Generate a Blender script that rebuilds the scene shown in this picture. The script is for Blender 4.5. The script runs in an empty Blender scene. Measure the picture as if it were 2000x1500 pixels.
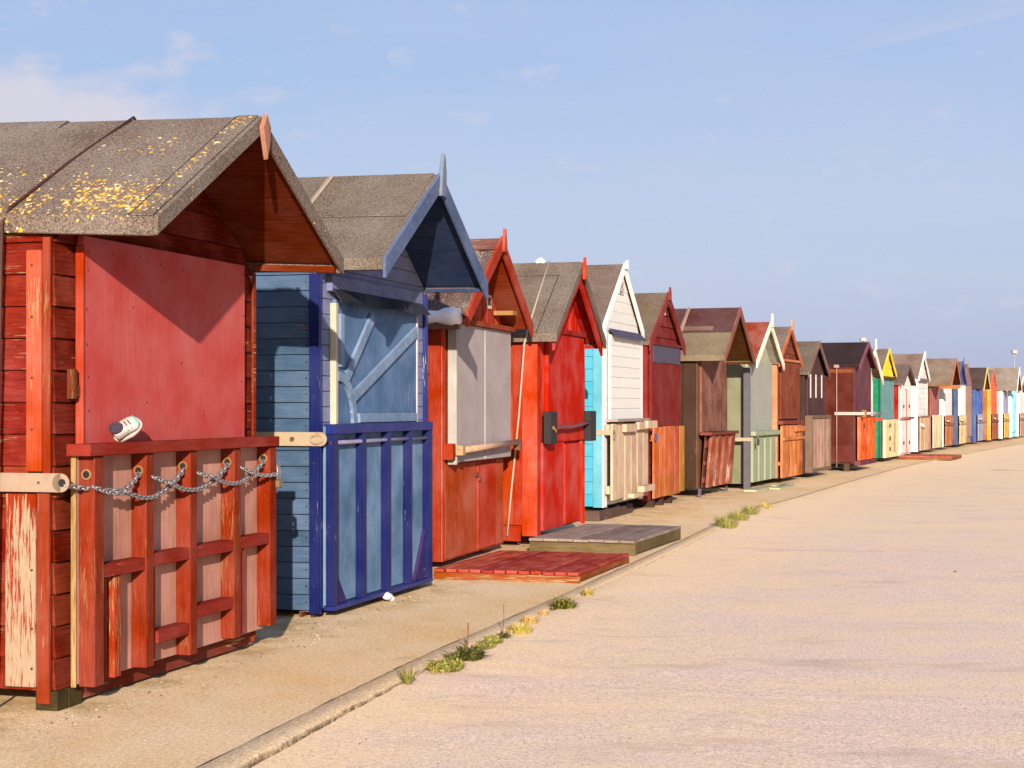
import bpy, bmesh, math, random
from mathutils import Vector, Matrix
random.seed(7)
R = random.Random(11)
S = bpy.context.scene
C = S.collection

# ------------------------------------------------------------------ materials
def s2l(c):
    return tuple(((v/255)/12.92 if v/255 <= .04045 else ((v/255+.055)/1.055)**2.4) for v in c)
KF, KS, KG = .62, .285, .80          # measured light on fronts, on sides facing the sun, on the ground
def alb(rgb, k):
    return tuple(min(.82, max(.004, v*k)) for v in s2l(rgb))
class NT:
    def __init__(self, name):
        self.m = bpy.data.materials.new(name); self.m.use_nodes = True
        self.t = self.m.node_tree; self.n = self.t.nodes; self.n.clear()
        self.out = self.n.new('ShaderNodeOutputMaterial'); self.b = self.n.new('ShaderNodeBsdfPrincipled')
        self.t.links.new(self.b.outputs[0], self.out.inputs[0])
        self.tc = self.n.new('ShaderNodeTexCoord')
    def L(self, a, b): self.t.links.new(a, b)
    def map(self, sc, src=None, loc=(0,0,0)):
        m = self.n.new('ShaderNodeMapping'); m.inputs['Scale'].default_value = sc; m.inputs['Location'].default_value = loc
        self.L(src or self.tc.outputs['Object'], m.inputs[0]); return m.outputs[0]
    def noise(self, vec, scale, detail=4, rough=.55):
        x = self.n.new('ShaderNodeTexNoise'); x.inputs['Scale'].default_value = scale
        x.inputs['Detail'].default_value = detail; x.inputs['Roughness'].default_value = rough
        self.L(vec, x.inputs['Vector']); return x.outputs['Fac']
    def rng(self, v, a, b, c, d, clamp=True):
        x = self.n.new('ShaderNodeMapRange'); x.clamp = clamp
        for i, q in enumerate((a, b, c, d)): x.inputs[i+1].default_value = q
        self.L(v, x.inputs[0]); return x.outputs[0]
    def math(self, op, a, b=None, c=None):
        x = self.n.new('ShaderNodeMath'); x.operation = op
        for i, q in enumerate((a, b, c)):
            if q is None: continue
            if isinstance(q, (int, float)): x.inputs[i].default_value = q
            else: self.L(q, x.inputs[i])
        return x.outputs[0]
    def mix(self, f, a, b, mode='MIX'):
        x = self.n.new('ShaderNodeMix'); x.data_type = 'RGBA'; x.blend_type = mode
        if isinstance(f, (int, float)): x.inputs[0].default_value = f
        else: self.L(f, x.inputs[0])
        for i, q in ((6, a), (7, b)):
            if isinstance(q, tuple): x.inputs[i].default_value = (*q[:3], 1)
            else: self.L(q, x.inputs[i])
        return x.outputs[2]
    def hsv(self, col, h=None, s=None, v=None):
        x = self.n.new('ShaderNodeHueSaturation')
        for k, q in (('Hue', h), ('Saturation', s), ('Value', v)):
            if q is None: continue
            if isinstance(q, (int, float)): x.inputs[k].default_value = q
            else: self.L(q, x.inputs[k])
        if isinstance(col, tuple): x.inputs['Color'].default_value = (*col[:3], 1)
        else: self.L(col, x.inputs['Color'])
        return x.outputs[0]
    def bump(self, h, strength, dist=.01):
        x = self.n.new('ShaderNodeBump'); x.inputs['Strength'].default_value = strength; x.inputs['Distance'].default_value = dist
        self.L(h, x.inputs['Height']); self.L(x.outputs[0], self.b.inputs['Normal'])
    def fin(self, col, rough=.6, spec=.3, metal=0):
        if isinstance(col, tuple): self.b.inputs['Base Color'].default_value = (*col[:3], 1)
        else: self.L(col, self.b.inputs['Base Color'])
        if isinstance(rough, (int, float)): self.b.inputs['Roughness'].default_value = rough
        else: self.L(rough, self.b.inputs['Roughness'])
        self.b.inputs['Specular IOR Level'].default_value = spec; self.b.inputs['Metallic'].default_value = metal
        return self.m
CACHE = {}
def paint(rgb, k=KF, grain='x', var=.25, peel=0., bare=(222, 164, 116), peelk=None, blotch=.3, rough=.62, streak=0., moss=0., lowpeel=False):
    key = ('p', rgb, k, grain, var, peel, bare, blotch, rough, streak, moss, lowpeel)
    if key in CACHE: return CACHE[key]
    t = NT('painted_wood'); base = alb(rgb, k); lu = .3*base[0]+.55*base[1]+.15*base[2]
    base = tuple(min(.82, max(.003, lu+(q-lu)*1.05)) for q in base)
    along = {'x': (1, 14, 14), 'y': (14, 1, 14), 'z': (14, 14, 1), 'n': (6, 6, 6)}[grain]
    isl = t.n.new('ShaderNodeNewGeometry').outputs['Random Per Island']
    off = t.n.new('ShaderNodeVectorMath'); off.operation = 'ADD'
    comb = t.n.new('ShaderNodeCombineXYZ')
    for i in range(3): t.L(t.math('MULTIPLY', isl, 13.7+i*5), comb.inputs[i])
    t.L(t.tc.outputs['Object'], off.inputs[0]); t.L(comb.outputs[0], off.inputs[1])
    v = off.outputs[0]
    g = t.noise(t.map(along, v), 6, 6, .65)
    g2 = t.noise(t.map(tuple(a*1.6 if a > 1 else a for a in along), v), 18, 3, .6)
    bl = t.noise(t.map((1, 1, 1), v), 3.2, 4)
    val = t.math('ADD', t.rng(g, .3, .7, 1-var, 1+var*.8), t.rng(bl, .3, .7, -blotch*.6, blotch*.5))
    val = t.math('ADD', val, t.rng(isl, 0, 1, -var*.45, var*.45))
    val = t.math('ADD', val, t.rng(g2, .25, .75, -var*.35, var*.35))
    col = t.hsv(base, h=t.rng(isl, 0, 1, .494, .506), s=t.rng(bl, .3, .7, 1.06, .9), v=val)
    if streak:
        st = t.noise(t.map(tuple(q*3 for q in along), v), 3, 5, .7)
        col = t.mix(t.rng(st, .55, .72, 0, streak), col, alb((235, 225, 220), k))
    if moss:
        mo = t.noise(t.map((1, 1, 1)), 9, 5)
        sep = t.n.new('ShaderNodeSeparateXYZ'); t.L(t.tc.outputs['Object'], sep.inputs[0])
        low = t.rng(sep.outputs[2], .05, .45, 1, 0)
        col = t.mix(t.math('MULTIPLY', t.rng(mo, .4, .6, 0, moss), low), col, alb((150, 135, 50), k))
    if k != KG and rough > .5:
        dn = t.noise(t.map(tuple(q*.8 for q in along), v), 22, 4, .75)
        col = t.mix(t.rng(dn, .60, .74, 0, .35), col, t.hsv(base, v=.45))
    h = g
    if peel:
        pn = t.noise(t.map(tuple(a*.95 if a > 1 else a*.9 for a in along), v), 7, 7, .7)
        pb = t.noise(t.map((1, 1, 1), v), 2.1, 3)
        pm = t.math('ADD', pn, t.rng(pb, .25, .75, -.13, .13))
        if lowpeel:
            sz = t.n.new('ShaderNodeSeparateXYZ'); t.L(t.tc.outputs['Object'], sz.inputs[0])
            pm = t.math('ADD', pm, t.rng(sz.outputs[2], .15, .9, .10, -.07))
        th = .70-.26*peel
        mask = t.rng(pm, th, th+.05, 0, 1)
        bc = t.hsv(alb(bare, k), v=t.rng(g2, .3, .7, .7, 1.15))
        col = t.mix(mask, col, bc)
        h = t.math('SUBTRACT', g, t.math('MULTIPLY', mask, .5))
    t.bump(h, .35, .006)
    CACHE[key] = t.fin(col, rough if rough < .5 else .85, .05 if rough > .5 else .15); return CACHE[key]
def plain(rgb, k=KF, rough=.5, metal=0., var=.15, scale=20, rust=0.):
    key = ('q', rgb, k, rough, metal, var, scale, rust)
    if key in CACHE: return CACHE[key]
    t = NT('worn_surface'); v = t.tc.outputs['Object']
    n = t.noise(v, scale, 5, .6)
    col = t.hsv(alb(rgb, k), v=t.rng(n, .3, .7, 1-var, 1+var))
    if rust:
        rn = t.noise(v, 14, 6, .7)
        col = t.mix(t.rng(rn, .66-.2*rust, .76-.2*rust, 0, 1), col, alb((170, 95, 50), k))
    t.bump(n, .25, .004)
    CACHE[key] = t.fin(col, rough, .35, metal); return CACHE[key]
def felt(rgb=(132, 118, 108), k=.55, lichen=None, moss=0., split=None):
    key = ('f', rgb, k, lichen is not None, moss, split)
    if key in CACHE: return CACHE[key]
    k *= .72
    t = NT('mineral_roofing_felt'); v = t.tc.outputs['Object']
    sp = t.noise(v, 130, 2, .7); sp2 = t.noise(v, 62, 3, .7); bl = t.noise(v, 2.4, 5, .6)
    val = t.math('ADD', t.rng(sp, .3, .7, .4, 1.6, False), t.rng(sp2, .3, .7, -.35, .35, False))
    val = t.math('ADD', val, t.rng(bl, .3, .7, -.22, .18))
    col = t.hsv(alb(rgb, k), s=t.rng(bl, .3, .7, 1.25, .8), v=val)
    hi = t.rng(sp, .66, .72, 0, .8)
    col = t.mix(hi, col, alb((235, 215, 190), k))
    if split:      # an older mossy sheet laid over the lower part of the slope
        sep = t.n.new('ShaderNodeSeparateXYZ'); t.L(v, sep.inputs[0])
        mk = t.rng(sep.outputs[2], split[0]-.005, split[0]+.005, 1, 0)
        mcol = t.hsv(alb(split[1], k), v=t.math('ADD', t.rng(sp2, .3, .7, .6, 1.4, False), t.rng(bl, .3, .7, -.2, .2)))
        col = t.mix(mk, col, mcol)
    if moss:
        mo = t.noise(v, 4.5, 6, .65)
        col = t.mix(t.rng(mo, .5, .7, 0, moss), col, alb((140, 125, 70), k))
    if lichen:
        geo = t.n.new('ShaderNodeSeparateXYZ'); t.L(v, geo.inputs[0])
        tot = None
        for (cy, cz, ry, rz, amt) in lichen:
            dy = t.math('DIVIDE', t.math('SUBTRACT', geo.outputs[1], cy), ry)
            dz = t.math('DIVIDE', t.math('SUBTRACT', geo.outputs[2], cz), rz)
            r2 = t.math('ADD', t.math('MULTIPLY', dy, dy), t.math('MULTIPLY', dz, dz))
            f = t.math('MULTIPLY', t.math('POWER', 2.718, t.math('MULTIPLY', r2, -1)), amt)
            tot = f if tot is None else t.math('MAXIMUM', tot, f)
        dens = t.math('MULTIPLY', tot, t.rng(t.noise(v, 11, 5, .7), .34, .62, .15, 1.25))
        for (sc, am, lo) in ((44, .62, .012), (84, .60, .02)):
            vo = t.n.new('ShaderNodeTexVoronoi'); vo.inputs['Scale'].default_value = sc; t.L(t.map((1, 1, 1), loc=(sc, 0, 0)), vo.inputs['Vector'])
            sx = t.n.new('ShaderNodeSeparateColor'); t.L(vo.outputs['Color'], sx.inputs[0])
            dd = t.math('ADD', vo.outputs['Distance'], t.rng(t.noise(v, 150, 2), .3, .7, -.14, .14))
            on = t.math('MULTIPLY', t.math('LESS_THAN', sx.outputs[0], t.math('MULTIPLY', dens, am)), t.rng(dd, .42, .56, 1, 0))
            lc = t.mix(t.rng(sx.outputs[1], .58, .66, 0, 1), t.mix(sx.outputs[2], alb((230, 160, 20), k*1.5), alb((246, 200, 50), k*1.5)), alb((244, 222, 170), k*1.4))
            col = t.mix(on, col, lc)
        col = t.mix(t.rng(dens, .1, 1, 0, .28), col, alb((196, 150, 70), k))
    t.bump(t.math('ADD', sp, sp2), .8, .004)
    CACHE[key] = t.fin(col, .9, .15); return CACHE[key]

# ------------------------------------------------------------------ mesh builder
class MB:
    def __init__(self): self.v = []; self.f = []; self.sm = []
    def add(self, vs, fs, smooth=False):
        o = len(self.v); self.v += [tuple(p) for p in vs]
        self.f += [tuple(i+o for i in f) for f in fs]; self.sm += [smooth]*len(fs); return self
    def hexa(self, p):      # p: bottom 4 (ccw from above), top 4
        return self.add(p, [(3,2,1,0),(4,5,6,7),(0,1,5,4),(1,2,6,5),(2,3,7,6),(3,0,4,7)])
    def box(self, x0, x1, y0, y1, z0, z1):
        return self.hexa([(x0,y0,z0),(x1,y0,z0),(x1,y1,z0),(x0,y1,z0),(x0,y0,z1),(x1,y0,z1),(x1,y1,z1),(x0,y1,z1)])
    def prism(self, poly, y0, y1, f=None):      # poly in (x,z), extruded in y; f maps points
        n = len(poly)
        vs = [(x,y0,z) for x,z in poly]+[(x,y1,z) for x,z in poly]
        if f: vs = [f(*p) for p in vs]
        a = sum(poly[i][0]*poly[(i+1)%n][1]-poly[(i+1)%n][0]*poly[i][1] for i in range(n))
        fs = [tuple(range(n)), tuple(range(2*n-1, n-1, -1))]+[(i, i+n, (i+1)%n+n, (i+1)%n) for i in range(n)]
        if a < 0: fs = [tuple(reversed(q)) for q in fs]
        return self.add(vs, fs)
    def beam(self, p, q, w, h, up=(0,0,1)):
        p, q = Vector(p), Vector(q); d = (q-p).normalized(); s = d.cross(Vector(up)).normalized(); u = s.cross(d)
        c = lambda o, a, b: o+s*a*w/2+u*b*h/2
        return self.hexa([c(p,-1,-1), c(p,1,-1), c(q,1,-1), c(q,-1,-1), c(p,-1,1), c(p,1,1), c(q,1,1), c(q,-1,1)])
    def tube(self, pts, r, n=8, closed=False):
        pts = [Vector(p) for p in pts]; m = len(pts); rings = []; prev = None
        for i, p in enumerate(pts):
            if closed: d = pts[(i+1) % m]-pts[i-1]
            else: d = pts[min(i+1, m-1)]-pts[max(i-1, 0)]
            d.normalize()
            if prev is None: a = Vector((0,0,1)) if abs(d.z) < .9 else Vector((1,0,0)); s = d.cross(a).normalized()
            else: s = (prev-d*prev.dot(d)).normalized()
            prev = s; u = d.cross(s); rr = r[i] if isinstance(r, (list, tuple)) else r
            rings.append([p+(s*math.cos(k*2*math.pi/n)+u*math.sin(k*2*math.pi/n))*rr for k in range(n)])
        vs = [q for g in rings for q in g]; fs = []
        for i in range(m if closed else m-1):
            j = (i+1) % m
            for k in range(n): fs.append((i*n+k, j*n+k, j*n+(k+1) % n, i*n+(k+1) % n)[::-1])
        self.add(vs, fs, True)
        if not closed:
            o = len(self.v)-len(vs)
            self.f += [tuple(o+k for k in range(n)), tuple(o+(m-1)*n+k for k in range(n-1, -1, -1))]; self.sm += [False, False]
        return self
    def cyl(self, p, q, r, n=14): return self.tube([p, q], r, n)
    def build(self, name, mat, parent=None, bevel=0., jitter=0.):
        me = bpy.data.meshes.new(name); vs = self.v
        me.from_pydata(vs, [], self.f)
        me.polygons.foreach_set('use_smooth', self.sm)
        if bevel or True:
            bm = bmesh.new(); bm.from_mesh(me)
            bmesh.ops.recalc_face_normals(bm, faces=bm.faces)
            if bevel:
                es = [e for e in bm.edges if len(e.link_faces) == 2 and e.calc_face_angle(0) > .6 and not e.link_faces[0].smooth]
                bmesh.ops.bevel(bm, geom=es, offset=bevel, segments=1, affect='EDGES', clamp_overlap=True)
            bm.to_mesh(me); bm.free()
        o = bpy.data.objects.new(name, me); C.objects.link(o); me.materials.append(mat)
        if parent: o.parent = parent
        return o
def tag(o, label, cat, group=None):
    o['label'] = label; o['category'] = cat
    if group: o['group'] = group
    return o
def struct(o): o['kind'] = 'structure'; return o
def empty(name, loc, rz=0., label=None, cat=None, group=None):
    o = bpy.data.objects.new(name, None); o.empty_display_size = .2; C.objects.link(o)
    o.location = loc; o.rotation_euler = (0, 0, rz)
    if label: tag(o, label, cat, group)
    return o

# ------------------------------------------------------------------ camera
F, EYE, HY = 3300., 1.3, 793.
cam = bpy.data.cameras.new('camera'); co = bpy.data.objects.new('camera', cam); C.objects.link(co)
co.location = (0, 0, EYE); co.rotation_euler = (math.pi/2, 0, 0)
cam.lens = F/2000*36; cam.sensor_width = 36; cam.shift_y = (HY-750)/2000; cam.clip_end = 6000
S.camera = co

# ------------------------------------------------------------------ huts
SITE = {1: (-1.963,7.22,.285), 2: (-1.209,10.34,.29), 3: (-.566,13.45,.26), 4: (.213,15.60,.29), 5: (1.0,19.15,.31), 6: (1.70,21.45,.33),
        7: (2.63,24.10,.35), 8: (3.66,26.5,.37), 9: (4.42,28.3,.38), 10: (5.25,30.43,.39), 11: (6.78,33.52,.40), 12: (7.40,36.1,.40), 13: (8.49,39.0,.40),
        14: (9.44,41.25,.40), 15: (10.70,44.69,.40), 16: (11.66,47.14,.40), 17: (12.71,49.88,.40), 18: (13.86,52.64,.40), 19: (14.67,54.85,.40),
        20: (15.69,57.20,.40), 21: (16.98,60.0,.40), 22: (18.16,62.63,.40), 23: (19.2,65.0,.40), 24: (20.19,67.4,.40), 25: (21.3, 70.0, .4)}
GROUP = 'beach huts along the promenade'
def each(h, name, mb, mat, n):
    per = len(mb.v)//n; pf = len(mb.f)//n
    for k in range(n):
        q = MB(); q.add(mb.v[k*per:(k+1)*per], [tuple(i-k*per for i in f) for f in mb.f[k*pf:(k+1)*pf]]); q.sm = mb.sm[k*pf:(k+1)*pf]
        h.P(name, q, mat, bevel=0)
class Hut:
    def __init__(self, i, label, W=1.9, D=2.2, base=.1, zp=2.7, ze=2.1, hw=1.03, ov=.12, back=.08, th=.03, tr=0., te=0.):
        X, Y, r = SITE[i]; n = math.hypot(r, 1); self.u = (r/n, 1/n)
        self.root = empty('beach_hut', (X, Y, 0), math.atan2(1, r), label, 'beach hut', GROUP)
        self.i, self.W, self.D, self.base, self.zp, self.ze, self.hw, self.ov, self.back, self.th, self.tr, self.te = i, W, D, base, zp, ze, hw, ov, back, th, tr, te
        self.cx = W/2; self.near = i <= 5; self.bv = .003 if i <= 3 else 0
    def zr(self, x): return self.zp-abs(x-self.cx)/self.hw*(self.zp-self.ze)
    def zt(self, x): return self.zr(x)-self.th-.024
    def lim(self, z):
        s = (self.zp-self.ze)/self.hw; top = self.zp-self.th-.024
        e = (top-z)/s
        return max(0., self.cx-e), min(self.W, self.cx+e)
    def P(self, name, mb, mat, parent=None, bevel=None, label=None):
        o = mb.build(name, mat, parent or self.root, self.bv if bevel is None else bevel)
        if label: o['label'] = label
        return o
    def core(self, mat, inset=.02):
        W, b = self.W, self.base; z = self.zt(0)-.004; p = self.zt(self.cx)-.01
        self.P('wall', MB().prism([(inset, b+.01), (W, b+.01), (W, z), (self.cx, p), (inset, z)], inset, self.D), mat, bevel=0)
    def fronth(self, mat, pitch=.14, z0=None, z1=9, tb=.012, tt=.003, gap=.004, name='front_cladding', x0=0, x1=None):
        mb = MB(); z = self.base if z0 is None else z0; W = self.W if x1 is None else x1; top = min(z1, self.zt(self.cx)-.012)
        while z < top-.01:
            zb = min(z+pitch-gap, top); l0, r0 = self.lim(z); l1, r1 = self.lim(zb)
            l0, r0, l1, r1 = max(l0, x0), min(r0, W), max(l1, x0), min(r1, W)
            if r1-l1 < .01: l1 = r1 = self.cx; l1 -= .004; r1 += .004
            j = R.uniform(-.0015, .0015)
            mb.hexa([(l0,-tb+j,z),(r0,-tb+j,z),(r0,.018,z),(l0,.018,z),(l1,-tt+j,zb),(r1,-tt+j,zb),(r1,.018,zb),(l1,.018,zb)])
            z += pitch
        return self.P(name, mb, mat, bevel=0)
    def sideh(self, mat, pitch=.14, z0=None, tb=.012, tt=.003, gap=.004, d0=0., name='side_cladding'):
        mb = MB(); z = self.base if z0 is None else z0; top = self.zt(0)-.006
        while z < top-.01:
            zb = min(z+pitch-gap, top); j = R.uniform(-.0015, .0015)
            mb.hexa([(-tb+j,d0,z),(.018,d0,z),(.018,self.D,z),(-tb+j,self.D,z),(-tt+j,d0,zb),(.018,d0,zb),(.018,self.D,zb),(-tt+j,self.D,zb)])
            z += pitch
        return self.P(name, mb, mat, bevel=0)
    def frontv(self, mat, pitch=.11, z0=None, z1=None, gap=.004, name='front_cladding', t=.012):
        mb = MB(); x = 0.; b = self.base if z0 is None else z0
        while x < self.W-.01:
            xb = min(x+pitch-gap, self.W); j = R.uniform(-.003, .002)
            za, zb = self.zt(x)-.008, self.zt(xb)-.008
            if z1: za, zb = min(za, z1), min(zb, z1)
            mb.hexa([(x,-t+j,b),(xb,-t+j,b),(xb,.018,b),(x,.018,b),(x,-t+j,za),(xb,-t+j,zb),(xb,.018,zb),(x,.018,za)])
            x += pitch
        return self.P(name, mb, mat, bevel=0)
    def sidev(self, mat, pitch=.11, z0=None, gap=.004, t=.012):
        mb = MB(); y = 0.; b = self.base if z0 is None else z0; top = self.zt(0)-.006
        while y < self.D-.01:
            yb = min(y+pitch-gap, self.D); j = R.uniform(-.003, .002)
            mb.box(-t+j, .018, y, yb, b, top); y += pitch
        return self.P('side_cladding', mb, mat, bevel=0)
    def corner(self, mat, w=.06, t=.02, right=True, z0=None, front=True):
        b = self.base-.01 if z0 is None else z0; z = self.zt(0)-.008
        self.P('corner_board', MB().box(-t, .0, -t, w, b, z), mat)
        if front: self.P('corner_board', MB().box(0, w, -t-.002, -.0125, b, z), mat)
        if right: self.P('corner_board', MB().box(self.W-w, self.W+t, -t, -.0125, b, z), mat)
    def roof(self, mat, soffit=None, verge=.08, eave=.07, barge=None, bw=.10, seams=(), strip=False, bt=.022, fin=None, lapz=(), bx=.0):
        cx, hw, zp, ze, th, ov = self.cx, self.hw, self.zp, self.ze, self.th, self.ov
        y0, y1 = -ov, self.D+self.back
        def tilt(x, y, z):
            k = min(1, abs(x-cx)/hw); return (x, y, z+(self.tr*(1-k)+self.te*k)*(y+ov))
        mb = MB()
        for sg in (-1, 1):
            e = cx+sg*hw
            mb.prism([(cx, zp), (e, ze), (e, ze-th), (cx, zp-th)], y0, y1, tilt)
            if eave: mb.prism([(e, ze+.001), (e+sg*.014, ze-.004), (e+sg*.014, ze-eave), (e, ze-eave)], y0-.001, y1, tilt)
            if verge and not barge:
                mb.prism([(cx, zp+.001), (e+sg*.015, ze+.002-.004), (e+sg*.015, ze-verge), (cx, zp-verge)], y0-.022, y0, tilt)
        rf = self.P('roof', mb, mat, bevel=.004 if self.i <= 2 else 0)
        if lapz or seams or strip:
            sm = MB(); sl = (zp-ze)/hw
            for (yy, wd) in seams:
                e = cx-hw
                sm.prism([(cx, zp+.006), (e-.014, ze+.006-.002), (e-.014, ze-.001), (cx, zp-.001)], yy, yy+wd, tilt)
            for (zz, ya, yb) in lapz:
                x = cx-(zp-zz)/sl
                sm.prism([(cx, zp+.007), (x, zz+.007), (x, zz-.001), (cx, zp-.001)], ya, yb, tilt)
            self.P('felt_seam', sm, mat, rf, bevel=0)
            e = cx-hw; TAR = plain((52, 44, 42), KF, .8)
            for (yy, wd) in seams:
                for ye in ((yy+wd, yy+wd+.011), (yy-.011, yy)):
                    if ye[0] > y0+.01 and ye[1] < y1-.01: self.P('seam_line', MB().prism([(cx, zp+.003), (e-.014, ze+.001), (e-.014, ze-.003), (cx, zp-.001)], ye[0], ye[1], tilt), TAR, rf, bevel=0)
            for (zz, ya, yb) in lapz:
                x = cx-(zp-zz)/sl; x2 = x-.007
                self.P('seam_line', MB().prism([(x, zz+.003), (x2, zz-.007*sl+.003), (x2, zz-.007*sl-.003), (x, zz-.003)], ya, yb, tilt), TAR, rf, bevel=0)
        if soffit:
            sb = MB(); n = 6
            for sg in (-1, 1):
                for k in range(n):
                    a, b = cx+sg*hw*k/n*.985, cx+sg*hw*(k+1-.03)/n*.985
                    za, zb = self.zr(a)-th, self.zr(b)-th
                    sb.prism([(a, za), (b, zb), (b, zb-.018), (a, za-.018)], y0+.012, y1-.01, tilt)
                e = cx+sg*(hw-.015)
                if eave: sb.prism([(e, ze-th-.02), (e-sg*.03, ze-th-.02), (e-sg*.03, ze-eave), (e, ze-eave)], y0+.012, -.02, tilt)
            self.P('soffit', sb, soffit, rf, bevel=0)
        if barge:
            sl = (zp-ze)/hw; bv = bw*math.sqrt(1+sl*sl)
            for sg in (-1, 1):
                e = cx+sg*(hw+.02+bx); zz = ze-(.02+bx)*sl
                o = MB().prism([(cx, zp+.012), (e, zz+.012), (e, zz+.012-bv), (cx, zp+.012-bv)], y0-bt, y0-.0005, tilt)
                self.P('barge_board', o, barge)
        if fin:
            m, za, zb, w = fin
            pts = [(cx-w*.55, za), (cx+w*.55, za), (cx+w*.5, za+(zb-za)*.6), (cx+w*.15, zb), (cx-w*.15, zb), (cx-w*.5, za+(zb-za)*.6)]
            self.P('finial', MB().prism(pts, y0-bt-.024, y0-bt-.002), m)
        return rf
    def panel(self, a0, a1, z0, z1, mat, y1=-.013, t=.03, name='shutter', label=None):
        return self.P(name, MB().box(a0, a1, y1-t, y1, z0, z1), mat, label=label)
    def planks(self, a0, a1, z0, z1, n, mat, yb=-.06, t=.025, gap=.012, lean=0., ragged=.0, rails=(), railmat=None, name='folded_deck', label=None, backmat=None, depth=.0, frame=None):
        """A slatted deck folded up against the front: vertical planks, rails behind or before them."""
        mb = MB(); w = (a1-a0)/n
        for k in range(n):
            x0, x1 = a0+k*w+gap/2, a0+(k+1)*w-gap/2; zb, zt = z0+R.uniform(-ragged, ragged), z1+R.uniform(-ragged, ragged)*.4
            j = R.uniform(-.004, .004); l0, l1 = 0, lean
            mb.hexa([(x0,yb-t+j-l0,zb),(x1,yb-t+j-l0,zb),(x1,yb+j-l0,zb),(x0,yb+j-l0,zb),(x0,yb-t+j-l1,zt),(x1,yb-t+j-l1,zt),(x1,yb+j-l1,zt),(x0,yb+j-l1,zt)])
        d = self.P(name, mb, mat, label=label, bevel=.003 if self.i < 9 else 0)
        for (za, h, front, dep, xa, xb) in rails:
            q = MB(); ln = lean*(za-z0)/(z1-z0)
            if front: q.box(a0+xa, a1+xb, yb-t-dep-ln-.002, yb-t-ln-.006, za, za+h)
            else: q.box(a0+xa, a1+xb, yb+.006-ln, yb+.006+dep-ln, za, za+h)
            self.P('rail', q, railmat or mat, d, bevel=.003 if self.i < 9 else 0)
        return d
    def bar(self, z, y0, y1, mat, x=-.045, h=.075, t=.008):
        return self.P('locking_bar', MB().box(x-t, x, y1, y0, z-h/2, z+h/2), mat, bevel=.002)
    def padlock(self, x, y, z, mat, s=1.):
        """body and shackle hanging in the plane of the front"""
        mb = MB().box(x-.022*s, x+.022*s, y-.012, y+.012, z-.055*s, z)
        o = self.P('padlock', mb, mat, bevel=.005)
        pts = [(x+.014*s*math.cos(t*math.pi/8), y, z+.02*s+.014*s*math.sin(t*math.pi/8)) for t in range(9)]
        pts = [(x+.014*s, y, z-.005)]+pts+[(x-.014*s, y, z-.005)]
        self.P('shackle', MB().tube(pts, .0045*s, 6), plain((200, 195, 190), KS, .3, .8), o)
        return o
    def at(self, x, y, z):
        return self.root.matrix_basis @ Vector((x, y, z))
def prop(h, name, mb, mat, label, cat, group=None, bevel=.002):
    """a separate thing, built in a hut's own axes but standing for itself"""
    o = mb.build(name, mat, None, bevel); o.matrix_world = h.root.matrix_basis.copy(); tag(o, label, cat, group); return o
def text_on(h, s, x, y, z, size, mat, parent, sx=1.):
    cu = bpy.data.curves.new('lettering', 'FONT'); cu.body = s; cu.size = size; cu.extrude = .0015; cu.align_x = 'CENTER'; cu.align_y = 'CENTER'
    tmp = bpy.data.objects.new('lettering_curve', cu); C.objects.link(tmp)
    dg = bpy.context.evaluated_depsgraph_get(); me = bpy.data.meshes.new_from_object(tmp.evaluated_get(dg))
    bpy.data.objects.remove(tmp); me.name = 'lettering'; me.materials.clear(); me.materials.append(mat)
    o = bpy.data.objects.new('lettering', me); C.objects.link(o); o.parent = parent
    o.location = (x, y, z); o.rotation_euler = (math.pi/2, 0, 0); o.scale = (sx, 1, 1); return o

GALV = plain((222, 205, 180), KF, .45, .0, .12, 30, .25)
GALVS = plain((232, 212, 180), KS*1.15, .45, .0, .12, 30, .2)
STEEL = plain((158, 150, 152), KF, .4, .5, .1, 60)
RUSTY = plain((110, 70, 50), KF, .7, .2, .3, 60, .4)
BLACK = plain((38, 30, 36), KF, .45, 0, .2, 20)
OAK = paint((215, 160, 105), KS, 'z', .3)
MOSSY = paint((110, 90, 50), KF, 'x', .35, 0., moss=.9)
GREYFELT = felt()

# ---- hut 1: red hut, felted roof with lichen, wide front overhang
h = Hut(1, 'nearest red clapboard hut, yellow lichen on its felt roof and a chained folded deck', W=2.0, base=.085, zp=2.68, ze=2.095, hw=1.035, ov=.50, th=.03, tr=.02, te=.045)
H1 = h
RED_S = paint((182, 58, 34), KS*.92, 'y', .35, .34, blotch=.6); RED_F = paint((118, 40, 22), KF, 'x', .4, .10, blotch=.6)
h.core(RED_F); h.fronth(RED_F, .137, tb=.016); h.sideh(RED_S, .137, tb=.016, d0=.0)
LICH = felt((138, 122, 112), .64, lichen=((-.19, 2.20, .17, .075, 1.0), (-.02, 2.28, .12, .06, .35), (-.40, 2.16, .06, .05, .8), (.24, 2.17, .13, .09, .5), (.5, 2.22, .25, .1, .45), (-.44, 2.63, .04, .04, .6), (-.43, 2.40, .03, .2, .22), (-.1, 2.5, .14, .06, .14)))
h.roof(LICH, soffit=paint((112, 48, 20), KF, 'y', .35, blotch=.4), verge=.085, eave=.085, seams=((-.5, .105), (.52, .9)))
PINK = paint((238, 98, 70), KS, 'z', .18, .30, (246, 190, 150))
h.P('corner_board', MB().box(-.042, -.0165, .030, .104, 1.02, 1.965), PINK)
h.P('corner_board', MB().box(-.034, -.0165, -.006, .0295, .93, 2.02).box(-.036, -.0165, -.004, .056, .03, .93), paint((190, 72, 52), KS, 'z', .25, .35))
h.P('corner_board', MB().box(-.042, -.0165, .058, .205, .10, .925), paint((205, 72, 52), KS, 'z', .25, .84, (246, 212, 178), lowpeel=True), label='heavily peeled red plank')
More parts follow.
